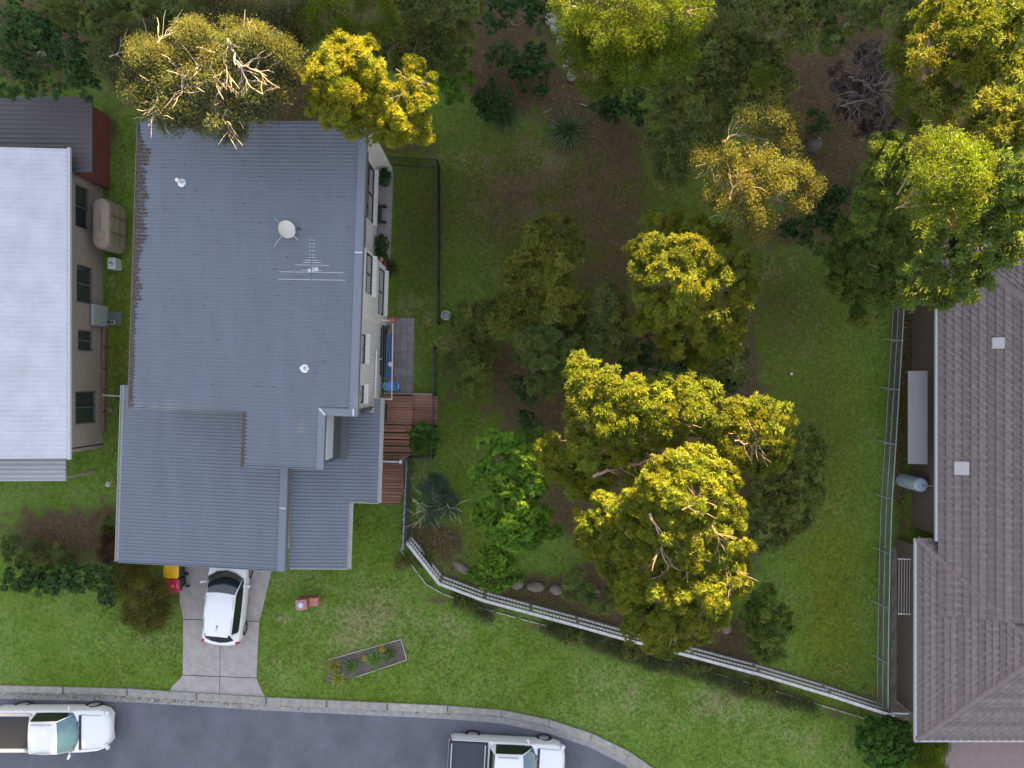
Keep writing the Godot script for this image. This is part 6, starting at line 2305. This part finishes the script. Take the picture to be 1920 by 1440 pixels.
	tree("broad_tree", "dark green lance leaved tree at the top end of the wire fence", "tree", "right_green", Vector2(1640, 470),
		[[1680, 410, 30, 6.0], [1640, 425, 32, 6.0], [1600, 430, 28, 5.6], [1705, 440, 28, 6.0], [1570, 470, 26, 5.0], [1610, 475, 32, 5.6], [1660, 465, 34, 6.0], [1700, 490, 30, 5.8], [1590, 515, 30, 5.0], [1635, 515, 34, 5.6], [1680, 525, 32, 5.6], [1605, 555, 28, 4.6], [1645, 555, 30, 5.0], [1625, 585, 24, 4.4], [1700, 555, 24, 5.2]])
	tree("round_tree", "round topped yellow green tree in the centre right of the yard", "tree", "round_tree", Vector2(1290, 560),
		[[1235, 425, 26, 9.0], [1270, 430, 26, 9.4], [1310, 440, 28, 9.8], [1350, 440, 20, 9.6], [1195, 470, 26, 9.4], [1235, 470, 32, 10.2], [1280, 475, 36, 10.6], [1320, 485, 32, 10.6], [1360, 475, 24, 10.0], [1215, 515, 30, 10.0], [1255, 520, 36, 10.6], [1300, 530, 38, 10.8], [1345, 530, 34, 10.4], [1390, 510, 24, 9.6], [1405, 545, 22, 9.6], [1380, 565, 30, 9.8], [1225, 560, 32, 9.8], [1270, 575, 36, 10.2], [1320, 580, 36, 10.2], [1365, 605, 28, 9.4], [1200, 600, 24, 8.6], [1240, 615, 32, 9.2], [1290, 625, 34, 9.4], [1335, 640, 28, 8.8], [1375, 640, 22, 8.4], [1260, 655, 24, 8.0], [1310, 665, 22, 7.8]])
	tree("wattle_tree", "dull olive wattle left of the round topped tree", "tree", "olive", Vector2(1020, 510),
		[[1035, 430, 28, 5.2], [1060, 455, 28, 5.4], [1010, 455, 28, 5.2], [1040, 490, 32, 5.6], [985, 490, 28, 4.8], [1075, 480, 20, 5.0], [1000, 525, 30, 5.2], [1045, 535, 30, 5.4], [955, 540, 26, 4.6], [965, 575, 28, 4.8], [1005, 570, 30, 5.2], [1050, 575, 32, 5.4], [1080, 560, 24, 5.0], [945, 600, 22, 4.2], [990, 610, 28, 4.6], [1035, 612, 28, 4.6], [1085, 600, 20, 4.4]])
	tree("lance_tree", "grey green leafy tree at the top left of the big double gum", "tree", "mid_green", Vector2(1030, 680),
		[[1000, 635, 26, 5.2], [1030, 640, 26, 5.4], [1065, 650, 26, 5.2], [990, 665, 22, 5.0], [1020, 680, 28, 5.4], [1055, 690, 26, 5.2], [1095, 660, 24, 5.0], [1040, 715, 26, 5.2], [1015, 725, 22, 4.8], [1075, 620, 22, 4.6]])
	tree("lance_tree", "slim grey leaved tree squeezed beside the round topped tree", "tree", "sheoak", Vector2(1150, 590), [[1140, 560, 24, 5.4], [1150, 590, 24, 5.6], [1130, 600, 22, 5.0], [1155, 630, 24, 5.2], [1130, 640, 22, 4.8], [1170, 655, 22, 4.6], [1110, 625, 18, 4.4]])
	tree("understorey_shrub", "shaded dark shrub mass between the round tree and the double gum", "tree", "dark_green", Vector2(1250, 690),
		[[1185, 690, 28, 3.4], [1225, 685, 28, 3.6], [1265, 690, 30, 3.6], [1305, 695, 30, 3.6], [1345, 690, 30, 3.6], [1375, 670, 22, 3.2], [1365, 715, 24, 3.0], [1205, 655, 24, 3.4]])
	tree("understorey_shrub", "dark olive shrub under the right side of the round tree", "tree", "sheoak", Vector2(1345, 660), [[1330, 670, 28, 4.2], [1360, 655, 26, 4.2], [1375, 690, 24, 3.6], [1300, 660, 26, 4.0], [1385, 625, 16, 3.6]])
	# the big double crown
	tree("gum_tree", "large golden crowned gum, the upper one of the double crown", "tree", "yellow_gum", Vector2(1215, 850),
		[[1085, 690, 26, 9.4], [1110, 715, 30, 9.8], [1080, 740, 26, 9.6], [1145, 735, 34, 10.2], [1115, 765, 34, 10.0], [1185, 750, 34, 10.2], [1150, 790, 36, 10.2], [1090, 800, 32, 9.6], [1200, 725, 22, 9.8], [1245, 730, 24, 10.0], [1235, 765, 32, 10.2], [1285, 735, 30, 10.0], [1285, 775, 34, 10.2], [1195, 800, 34, 10.0], [1240, 805, 28, 10.0], [1325, 745, 26, 9.6], [1340, 785, 34, 10.0], [1385, 775, 28, 9.8], [1425, 775, 28, 9.8], [1465, 785, 24, 9.6], [1380, 820, 36, 10.0], [1425, 820, 32, 10.0], [1465, 825, 26, 9.4], [1455, 855, 22, 9.0], [1415, 865, 26, 9.2], [1330, 825, 30, 9.6], [1100, 840, 34, 9.4], [1055, 845, 26, 9.0], [1025, 830, 18, 8.4], [1065, 880, 30, 8.8], [1110, 885, 32, 9.0], [1155, 840, 30, 9.6], [1165, 880, 26, 9.0], [1090, 915, 22, 8.2], [1030, 870, 18, 8.0], [1215, 848, 16, 8.8], [1270, 815, 22, 9.6], [1130, 905, 20, 8.4]],
		[L.call([[1110, 895], [1135, 882], [1180, 871], [1222, 861], [1250, 850]], 0.13, 9.4), L.call([[1210, 836], [1224, 841], [1237, 842], [1241, 818]], 0.07, 9.8), L.call([[1214, 830], [1222, 818], [1232, 815]], 0.05, 9.8), L.call([[1245, 770], [1262, 784], [1261, 798]], 0.05, 10.2), L.call([[1262, 784], [1272, 780], [1274, 788]], 0.04, 10.2), L.call([[1270, 800], [1292, 793], [1305, 808], [1325, 810]], 0.04, 10.0), L.call([[1380, 829], [1404, 831], [1414, 845]], 0.05, 10.1), L.call([[1405, 790], [1415, 815], [1420, 835]], 0.03, 10.2)])
	tree("gum_tree", "large golden crowned gum leaning over the white fence, the lower one of the double crown", "tree", "yellow_gum", Vector2(1260, 1010),
		[[1245, 880, 30, 11.5], [1285, 875, 30, 11.7], [1325, 885, 32, 11.7], [1360, 905, 26, 11.5], [1220, 915, 28, 11.3], [1260, 920, 36, 11.9], [1310, 930, 38, 12.1], [1355, 945, 30, 11.7], [1195, 945, 26, 10.9], [1240, 960, 32, 11.5], [1290, 975, 36, 11.9], [1340, 985, 34, 11.7], [1380, 975, 22, 11.1], [1385, 1020, 24, 11.1], [1350, 1030, 32, 11.5], [1300, 1025, 36, 11.7], [1385, 1060, 22, 10.7], [1340, 1075, 34, 11.3], [1290, 1075, 34, 11.3], [1375, 1095, 24, 11.3], [1130, 950, 24, 9.7], [1160, 965, 26, 10.3], [1105, 985, 26, 9.5], [1150, 1000, 28, 9.9], [1105, 1020, 24, 9.3], [1145, 1045, 28, 9.5], [1185, 1030, 28, 10.3], [1165, 1075, 26, 9.5], [1205, 1075, 30, 10.5], [1240, 1085, 30, 10.7], [1190, 1115, 28, 10.5], [1240, 1125, 32, 11.3], [1285, 1125, 32, 11.5], [1330, 1125, 30, 11.5], [1345, 1160, 22, 10.7], [1300, 1165, 28, 10.9], [1250, 1165, 30, 10.9], [1200, 1155, 26, 10.3], [1185, 1185, 18, 9.7], [1225, 1195, 24, 10.1], [1270, 1200, 22, 10.1], [1245, 1218, 14, 9.5], [1315, 1190, 16, 9.9], [1140, 1020, 20, 9.5], [1228, 1002, 24, 11.3], [1262, 996, 26, 11.7], [1212, 1038, 24, 10.7], [1258, 1052, 28, 11.1], [1190, 990, 22, 10.5]],
		[L.call([[1219, 965], [1232, 990], [1242, 1015], [1240, 1037], [1251, 1068]], 0.09, 11.70), L.call([[1242, 1015], [1265, 1025], [1297, 1038]], 0.06, 11.80), L.call([[1268, 1035], [1285, 1043], [1302, 1053]], 0.05, 11.70), L.call([[1172, 998], [1182, 1010], [1191, 1023]], 0.07, 10.50), L.call([[1240, 1130], [1254, 1145], [1267, 1160], [1288, 1172]], 0.09, 10.80), L.call([[1267, 1160], [1256, 1175], [1257, 1190]], 0.04, 10.70), L.call([[1333, 985], [1345, 1000], [1352, 1012]], 0.05, 12.10), L.call([[1350, 1058], [1365, 1072], [1375, 1085]], 0.05, 11.40), L.call([[1205, 1050], [1212, 1065], [1215, 1085]], 0.05, 10.60), L.call([[1280, 955], [1300, 950], [1318, 935]], 0.04, 12.30)])
	tree("green_tree", "leafy bright green tree left of the double gum", "tree", "bright_green", Vector2(965, 920),
		[[920, 828, 22, 6.1], [960, 835, 24, 6.3], [1000, 830, 20, 5.7], [940, 865, 26, 6.7], [985, 865, 28, 6.9], [1020, 850, 20, 6.1], [905, 890, 20, 5.9], [950, 900, 28, 6.7], [1000, 900, 26, 6.7], [920, 930, 28, 6.3], [965, 945, 30, 6.5], [910, 965, 24, 5.7], [950, 980, 30, 6.1], [1000, 960, 26, 5.9], [990, 1000, 28, 5.7], [960, 1010, 22, 5.3], [1030, 990, 20, 5.3], [930, 1000, 18, 5.1]])
	tree("leafy_shrub", "green leafy shrub growing over the sandstone row", "shrub", "bright_green", Vector2(925, 1075), [[915, 1055, 22, 2.4], [940, 1060, 22, 2.4], [900, 1075, 18, 2.0], [930, 1085, 22, 2.0], [955, 1080, 18, 2.0], [925, 1045, 18, 2.2]])
	tree("leafy_shrub", "dark leafy shrub above the white fence below the gum", "shrub", "mid_green", Vector2(1085, 1110), [[1075, 1080, 18, 1.8], [1075, 1110, 18, 1.6], [1095, 1115, 18, 1.6], [1125, 1130, 20, 1.8], [1150, 1120, 20, 2.0]])
	tree("casuarina_tree", "soft grey olive feathery tree at the right side of the double gum", "tree", "pale_feather", Vector2(1475, 900),
		[[1505, 815, 26, 3.6], [1530, 845, 24, 3.4], [1485, 850, 28, 4.2], [1515, 885, 28, 3.8], [1470, 890, 30, 4.2], [1525, 930, 26, 3.6], [1485, 930, 30, 4.0], [1440, 920, 26, 4.0], [1450, 960, 28, 3.8], [1495, 970, 28, 3.4], [1425, 985, 24, 3.2], [1460, 1000, 26, 3.0], [1430, 950, 24, 3.8]])
	tree("leafy_shrub", "dark teal leafed shrub beneath the right edge of the double gum", "shrub", "mid_green", Vector2(1420, 990), [[1405, 960, 18, 2.6], [1420, 985, 22, 2.4], [1440, 1010, 24, 2.2], [1415, 1015, 20, 2.2], [1410, 940, 14, 2.6]])
	tree("leafy_shrub", "green and yellow leafed shrub by the fence right of the gum", "shrub", "right_green", Vector2(1440, 1170), [[1435, 1125, 22, 2.6], [1450, 1150, 26, 3.0], [1425, 1165, 24, 2.8], [1445, 1190, 26, 2.8], [1425, 1205, 22, 2.4], [1455, 1215, 20, 2.2], [1440, 1232, 14, 2.0], [1470, 1165, 18, 2.2], [1405, 1150, 18, 2.2]])
	tree("feather_shrub", "low feathery green shrub right of the galvanised tub", "shrub", "pale_feather", Vector2(895, 615), [[865, 600, 22, 1.8], [890, 590, 24, 2.2], [915, 605, 24, 2.4], [895, 625, 24, 2.0], [870, 625, 18, 1.6], [925, 580, 18, 2.0]])
	tree("feather_shrub", "low feathery shrub with yellow tips south of the galvanised tub", "shrub", "pale_feather", Vector2(875, 690), [[855, 675, 20, 1.8], [880, 680, 22, 2.0], [870, 700, 22, 1.8], [895, 695, 20, 1.8], [885, 715, 18, 1.5], [905, 665, 18, 1.6]])
	tree("leafy_shrub", "dark glossy low shrub left of the double gum beside bare earth", "shrub", "dark_green", Vector2(985, 735), [[975, 725, 18, 1.6], [990, 740, 18, 1.6], [1000, 715, 14, 1.6], [1000, 800, 18, 1.8], [985, 790, 16, 1.6]])
	tree("leafy_shrub", "blue green shrub with pale bare branches beside the grey screen", "shrub", "grey_green", Vector2(815, 940), [[805, 905, 16, 2.0], [825, 910, 18, 2.2], [815, 930, 22, 2.4], [840, 935, 18, 2.2], [825, 958, 22, 2.2], [845, 955, 12, 1.9], [810, 970, 14, 1.8]],
		[L.call([[772, 938], [786, 942], [800, 941], [812, 938]], 0.03, 2.3), L.call([[775, 935], [788, 945]], 0.03, 2.3), L.call([[806, 942], [804, 955], [797, 965], [785, 972]], 0.022, 2.2), L.call([[838, 945], [842, 952], [850, 952]], 0.018, 2.6)])
	tree("citrus_shrub", "round citrus bush in the bed beside the timber steps", "shrub", "glossy", Vector2(795, 820), [[785, 812, 14, 1.5], [803, 808, 14, 1.5], [795, 825, 16, 1.6], [806, 830, 12, 1.4], [782, 828, 10, 1.3]])
	tree("round_shrub", "clipped dark round shrub at the north end of the patio", "shrub", "dark_green", Vector2(716, 333), [[720, 326, 8, 0.9], [718, 338, 8, 0.95], [722, 334, 8, 1.0]], [], "", 1.5)
	tree("round_shrub", "clipped dark shrub at the south end of the patio against the corner", "shrub", "dark_green", Vector2(714, 462), [[715, 450, 8, 0.9], [718, 462, 9, 1.0], [720, 475, 8, 0.9], [716, 472, 7, 0.9]], [], "", 1.5)
	tree("round_shrub", "small dark shrub below the hose reel against the wall", "shrub", "low_dark", Vector2(735, 502), [[736, 500, 6, 0.5], [733, 505, 5, 0.45]])
	tree("olive_bush", "broad brown olive bush beside the two wheelie bins", "shrub", "brown_bush", Vector2(280, 1115),
		[[245, 1072, 22, 2.2], [275, 1072, 22, 2.3], [290, 1090, 16, 2.0], [238, 1100, 22, 2.2], [265, 1105, 26, 2.6], [295, 1118, 20, 2.2], [312, 1128, 13, 1.6], [255, 1140, 24, 2.2], [290, 1145, 24, 2.2], [270, 1168, 20, 1.8], [300, 1165, 16, 1.6], [245, 1160, 14, 1.5], [232, 1080, 14, 1.8]])
	tree("hedge_bush", "dark green hedge bush left of the brown olive bush", "shrub", "dark_green", Vector2(205, 1095), [[205, 1072, 18, 1.8], [195, 1095, 18, 1.8], [212, 1110, 18, 1.8], [200, 1122, 16, 1.6], [175, 1080, 18, 1.8]])
	tree("hedge_bush", "long dark green hedge at the left edge beside the street lawn", "shrub", "dark_green", Vector2(90, 1090), [[150, 1095, 22, 2.0], [120, 1080, 24, 2.0], [90, 1095, 24, 2.0], [60, 1085, 24, 1.8], [25, 1095, 26, 1.8]])
	tree("red_shrub", "dark red leaved shrub at the left corner of the garage", "shrub", "red_leaf", Vector2(205, 1025), [[202, 1005, 15, 1.4], [208, 1025, 16, 1.5], [200, 1040, 14, 1.3]])
	tree("leafy_shrub", "grey green ferny shrub above the red leaved shrub by the garage", "shrub", "mid_green", Vector2(202, 985), [[200, 985, 12, 1.0], [210, 978, 10, 0.9]])
	tree("leafy_shrub", "low green shrub above the long dark hedge at the left edge of the picture", "shrub", "mid_green", Vector2(85, 1045), [[60, 1045, 24, 1.3], [30, 1030, 24, 1.4], [105, 1045, 22, 1.3]])
	tree("glossy_bush", "glossy green bush at the bottom right corner below the fence end", "shrub", "glossy", Vector2(1655, 1395),
		[[1640, 1370, 20, 1.8], [1665, 1365, 20, 1.9], [1690, 1375, 18, 1.8], [1630, 1395, 18, 1.7], [1655, 1395, 24, 2.1], [1685, 1400, 22, 1.9], [1645, 1420, 22, 1.8], [1675, 1425, 22, 1.8], [1705, 1400, 16, 1.6]])
	tree("glossy_bush", "lime green bush against the corner of the tiled house", "shrub", "lime_tree", Vector2(1730, 1410), [[1718, 1405, 22, 1.4], [1740, 1415, 24, 1.5], [1725, 1435, 24, 1.4], [1755, 1400, 20, 1.3], [1750, 1440, 22, 1.4]])
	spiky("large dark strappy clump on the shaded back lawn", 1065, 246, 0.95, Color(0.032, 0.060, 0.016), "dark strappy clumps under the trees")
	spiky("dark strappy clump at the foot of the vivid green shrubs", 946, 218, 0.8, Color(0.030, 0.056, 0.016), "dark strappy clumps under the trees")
	spiky("yellow leaved spiky plant beside the garage's west wall", 218, 904, 0.28, Color(0.2, 0.2, 0.03))
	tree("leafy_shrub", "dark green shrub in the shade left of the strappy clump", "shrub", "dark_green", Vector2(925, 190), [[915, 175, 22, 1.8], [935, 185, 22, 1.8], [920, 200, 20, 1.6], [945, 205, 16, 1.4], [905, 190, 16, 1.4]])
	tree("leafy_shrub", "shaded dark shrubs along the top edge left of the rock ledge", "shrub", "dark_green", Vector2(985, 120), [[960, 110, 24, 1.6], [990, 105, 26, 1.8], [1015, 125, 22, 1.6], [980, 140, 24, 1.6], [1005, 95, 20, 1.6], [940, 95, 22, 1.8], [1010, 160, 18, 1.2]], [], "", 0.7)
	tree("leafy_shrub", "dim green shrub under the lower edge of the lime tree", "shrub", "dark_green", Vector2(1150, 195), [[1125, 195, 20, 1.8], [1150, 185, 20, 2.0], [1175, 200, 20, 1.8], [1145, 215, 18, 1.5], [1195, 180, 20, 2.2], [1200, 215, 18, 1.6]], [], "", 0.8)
	tree("leafy_shrub", "dark round shrub among mulch near the grey boulder", "shrub", "dark_green", Vector2(1537, 235), [[1532, 225, 16, 1.2], [1545, 235, 14, 1.1], [1530, 242, 12, 1.0]])
	# low plants outside the white fence
	var rowp := [[870, 1128, 18], [905, 1150, 16], [1040, 1182, 20], [1075, 1195, 18], [1110, 1200, 20], [1150, 1215, 22], [1190, 1225, 24], [1225, 1240, 26], [1265, 1250, 22], [1310, 1262, 22], [1350, 1275, 22], [1390, 1288, 20], [1430, 1298, 22], [1475, 1312, 20], [1515, 1322, 16], [790, 1052, 10]]
	var said := ["bend in the white fence", "short pale edging board", "bare earth above the bend", "long pale edging board", "double edging board", "gum's left shadow edge", "gum's overhanging tip", "gum's lowest leaves", "gum's right side", "first bare fence run", "right shrub's foot", "upright brown rock", "middle of the right run", "straw coloured lawn patch", "far fence corner", "grey screen's south end"]
	for k in rowp.size():
		var p: Array = rowp[k]
		var nm: String = "low %s plant outside the white fence below the %s" % [["dark", "dusky"][k % 2], said[k]]
		tree("border_plant", nm, "plant", "low_dark" if k % 3 else "sheoak", Vector2(p[0], p[1]), [[p[0] - p[2] * 0.6, p[1] - 3, p[2] * 0.6, 0.45], [p[0] + p[2] * 0.5, p[1] + 3, p[2] * 0.55, 0.4], [p[0], p[1] + 2, p[2] * 0.5, 0.5]], [], "low plants along the white fence", 0.8)
	tree("border_plant", "small orange leaved plant by the south end of the grey screen", "plant", "orange_gum", Vector2(756, 1050), [[752, 1050, 7, 0.5], [762, 1055, 7, 0.45], [748, 1062, 5, 0.3]])
	# beyond the block: top strip, left corner and right hand trees
	var far := [
		["dark bushy tree at the top left corner of the picture", "dark_green", 60, 90, [[20, 60, 46, 6.0], [75, 40, 50, 6.4], [130, 60, 46, 6.2], [60, 110, 46, 6.0], [120, 120, 44, 5.8], [170, 100, 36, 5.6], [20, 140, 40, 5.2], [165, 150, 28, 5.0]]],
		["olive tree at the top edge left of the pale limbed gum", "mid_green", 180, 20, [[130, 5, 44, 7.7], [185, 20, 44, 7.9], [235, 15, 40, 7.9], [290, 22, 40, 8.1], [340, 10, 40, 8.1], [180, 60, 30, 7.1]]],
		["gum crown at the top edge above the pale limbed gum", "pale_gum", 440, 10, [[390, 20, 40, 9.4], [440, 8, 42, 9.6], [490, 25, 40, 9.6], [540, 15, 40, 9.4], [570, 45, 32, 9.0], [560, 80, 26, 8.6]]],
		["yellow green crown at the top edge above the bright yellow tree", "lime_tree", 640, 10, [[610, 30, 36, 9.8], [655, 15, 40, 10.2], [700, 25, 36, 10.0], [640, 55, 28, 9.4]]],
		["dull green crown at the top edge above the twin yellow tree", "sheoak", 790, 5, [[750, 10, 36, 8.8], [800, 15, 38, 9.0], [850, 10, 36, 8.6], [890, 30, 30, 8.0]]],
		["small dark crown at the top edge left of the rock ledge", "dark_green", 950, 20, [[920, 15, 32, 6.4], [965, 12, 34, 6.6], [1005, 25, 28, 6.2]]],
		["sunny yellow green crown at the top edge above the lime tree", "lime_tree", 1150, 0, [[1070, 5, 36, 12.4], [1120, 0, 40, 12.8], [1175, 5, 40, 13.0], [1230, 8, 38, 12.6], [1290, 15, 36, 12.2]]],
		["dark crown at the top edge above the broad casuarina", "sheoak", 1400, 5, [[1340, 10, 36, 10.0], [1390, 15, 38, 10.2], [1440, 20, 36, 10.0], [1490, 10, 36, 9.6], [1510, 60, 30, 9.0]]],
		["dim crown at the top edge above the leafless tree", "mid_green", 1620, 10, [[1560, 15, 34, 9.0], [1610, 10, 36, 9.2], [1660, 20, 34, 9.6], [1560, 70, 26, 8.6], [1700, 30, 36, 10.6]]],
		["golden crowned tree in the top right corner of the picture", "yellow_gum", 1830, 70, [[1770, 30, 42, 14.8], [1820, 20, 44, 15.2], [1875, 30, 44, 15.4], [1915, 60, 40, 15.0], [1850, 75, 44, 15.4], [1800, 80, 40, 15.0], [1890, 115, 40, 15.0], [1835, 125, 40, 15.0], [1790, 140, 34, 14.4]]],
		["olive and gold tree on the right edge above the tiled house", "olive", 1850, 230, [[1850, 190, 42, 15.0], [1900, 180, 42, 15.2], [1815, 215, 36, 14.6], [1870, 240, 42, 15.0], [1915, 240, 38, 15.0], [1750, 195, 34, 14.4], [1740, 100, 34, 15.0]]],
		["yellow green rounded tree left of the tiled house roof", "lime_tree", 1780, 340, [[1750, 280, 36, 18.0], [1795, 285, 40, 18.4], [1760, 325, 38, 18.4], [1810, 335, 40, 18.4], [1745, 370, 34, 17.8], [1790, 380, 40, 18.0], [1830, 300, 30, 17.8]]],
		["mid green tree overhanging the top of the tiled roof", "right_green", 1830, 460, [[1860, 340, 40, 17.4], [1905, 320, 40, 17.6], [1850, 400, 42, 17.4], [1895, 400, 40, 17.4], [1800, 430, 40, 17.0], [1845, 455, 42, 17.0], [1890, 465, 36, 16.8], [1760, 450, 36, 16.6], [1780, 500, 38, 16.4], [1825, 510, 40, 16.4], [1745, 510, 32, 16.2], [1800, 545, 32, 15.6], [1745, 545, 26, 15.4]]],
	]
	for f in far:
		tree("bush_tree", f[0], "tree", f[1], Vector2(f[2], f[3]), f[4], [], "bushland trees round the block", 0.75)


func _ready() -> void:
	# camera: straight down from a drone
	var cam := Camera3D.new()
	cam.name = "camera"
	cam.fov = rad_to_deg(2.0 * atan(720.0 / FOC))
	cam.position = Vector3(0, CAM_H, 0)
	cam.rotation_degrees = Vector3(-90, 0, 0)
	cam.near = 0.5
	cam.far = 2000.0
	add_child(cam)
	# sky and light
	var env := Environment.new()
	env.background_mode = Environment.BG_SKY
	var sm := ProceduralSkyMaterial.new()
	sm.sky_top_color = Color(0.70, 0.735, 0.815)
	sm.sky_horizon_color = Color(1.0, 0.95, 0.87)
	sm.sky_curve = 0.22
	sm.ground_energy_multiplier = 0.50
	sm.ground_bottom_color = Color(0.2, 0.22, 0.15)
	sm.ground_horizon_color = Color(0.5, 0.48, 0.42)
	sm.sky_energy_multiplier = 0.50
	var sky := Sky.new()
	sky.sky_material = sm
	env.sky = sky
	env.tonemap_mode = Environment.TONE_MAPPER_LINEAR
	env.tonemap_exposure = 10.6
	env.sdfgi_enabled = true
	env.ssao_enabled = true
	env.ssil_enabled = true
	var we := WorldEnvironment.new()
	we.name = "world"
	we.environment = env
	add_child(we)
	var sun := DirectionalLight3D.new()
	sun.name = "sun"
	sun.light_color = Color(1.0, 0.85, 0.55)
	sun.light_energy = 1.6
	sun.light_angular_distance = 0.5
	sun.shadow_enabled = true
	add_child(sun)
	var s := SUN_AZ.normalized()
	var e := deg_to_rad(SUN_EL)
	var to_sun := Vector3(s.x * cos(e), sin(e), s.y * cos(e))
	sun.look_at_from_position(to_sun * 50.0, Vector3.ZERO, Vector3.UP)

	define_species()
	make_ground()
	make_shade_hill()
	make_street()
	make_driveway()
	make_house()
	make_roof_aerials()
	make_yard()
	make_deck()
	make_fences()
	make_neighbours()
	make_front()
	make_vehicles()
	make_stones()
	make_trees()
	make_grass()
	make_litter()
	print("sprays ", n_sprays, " leaf triangles ", n_tris)
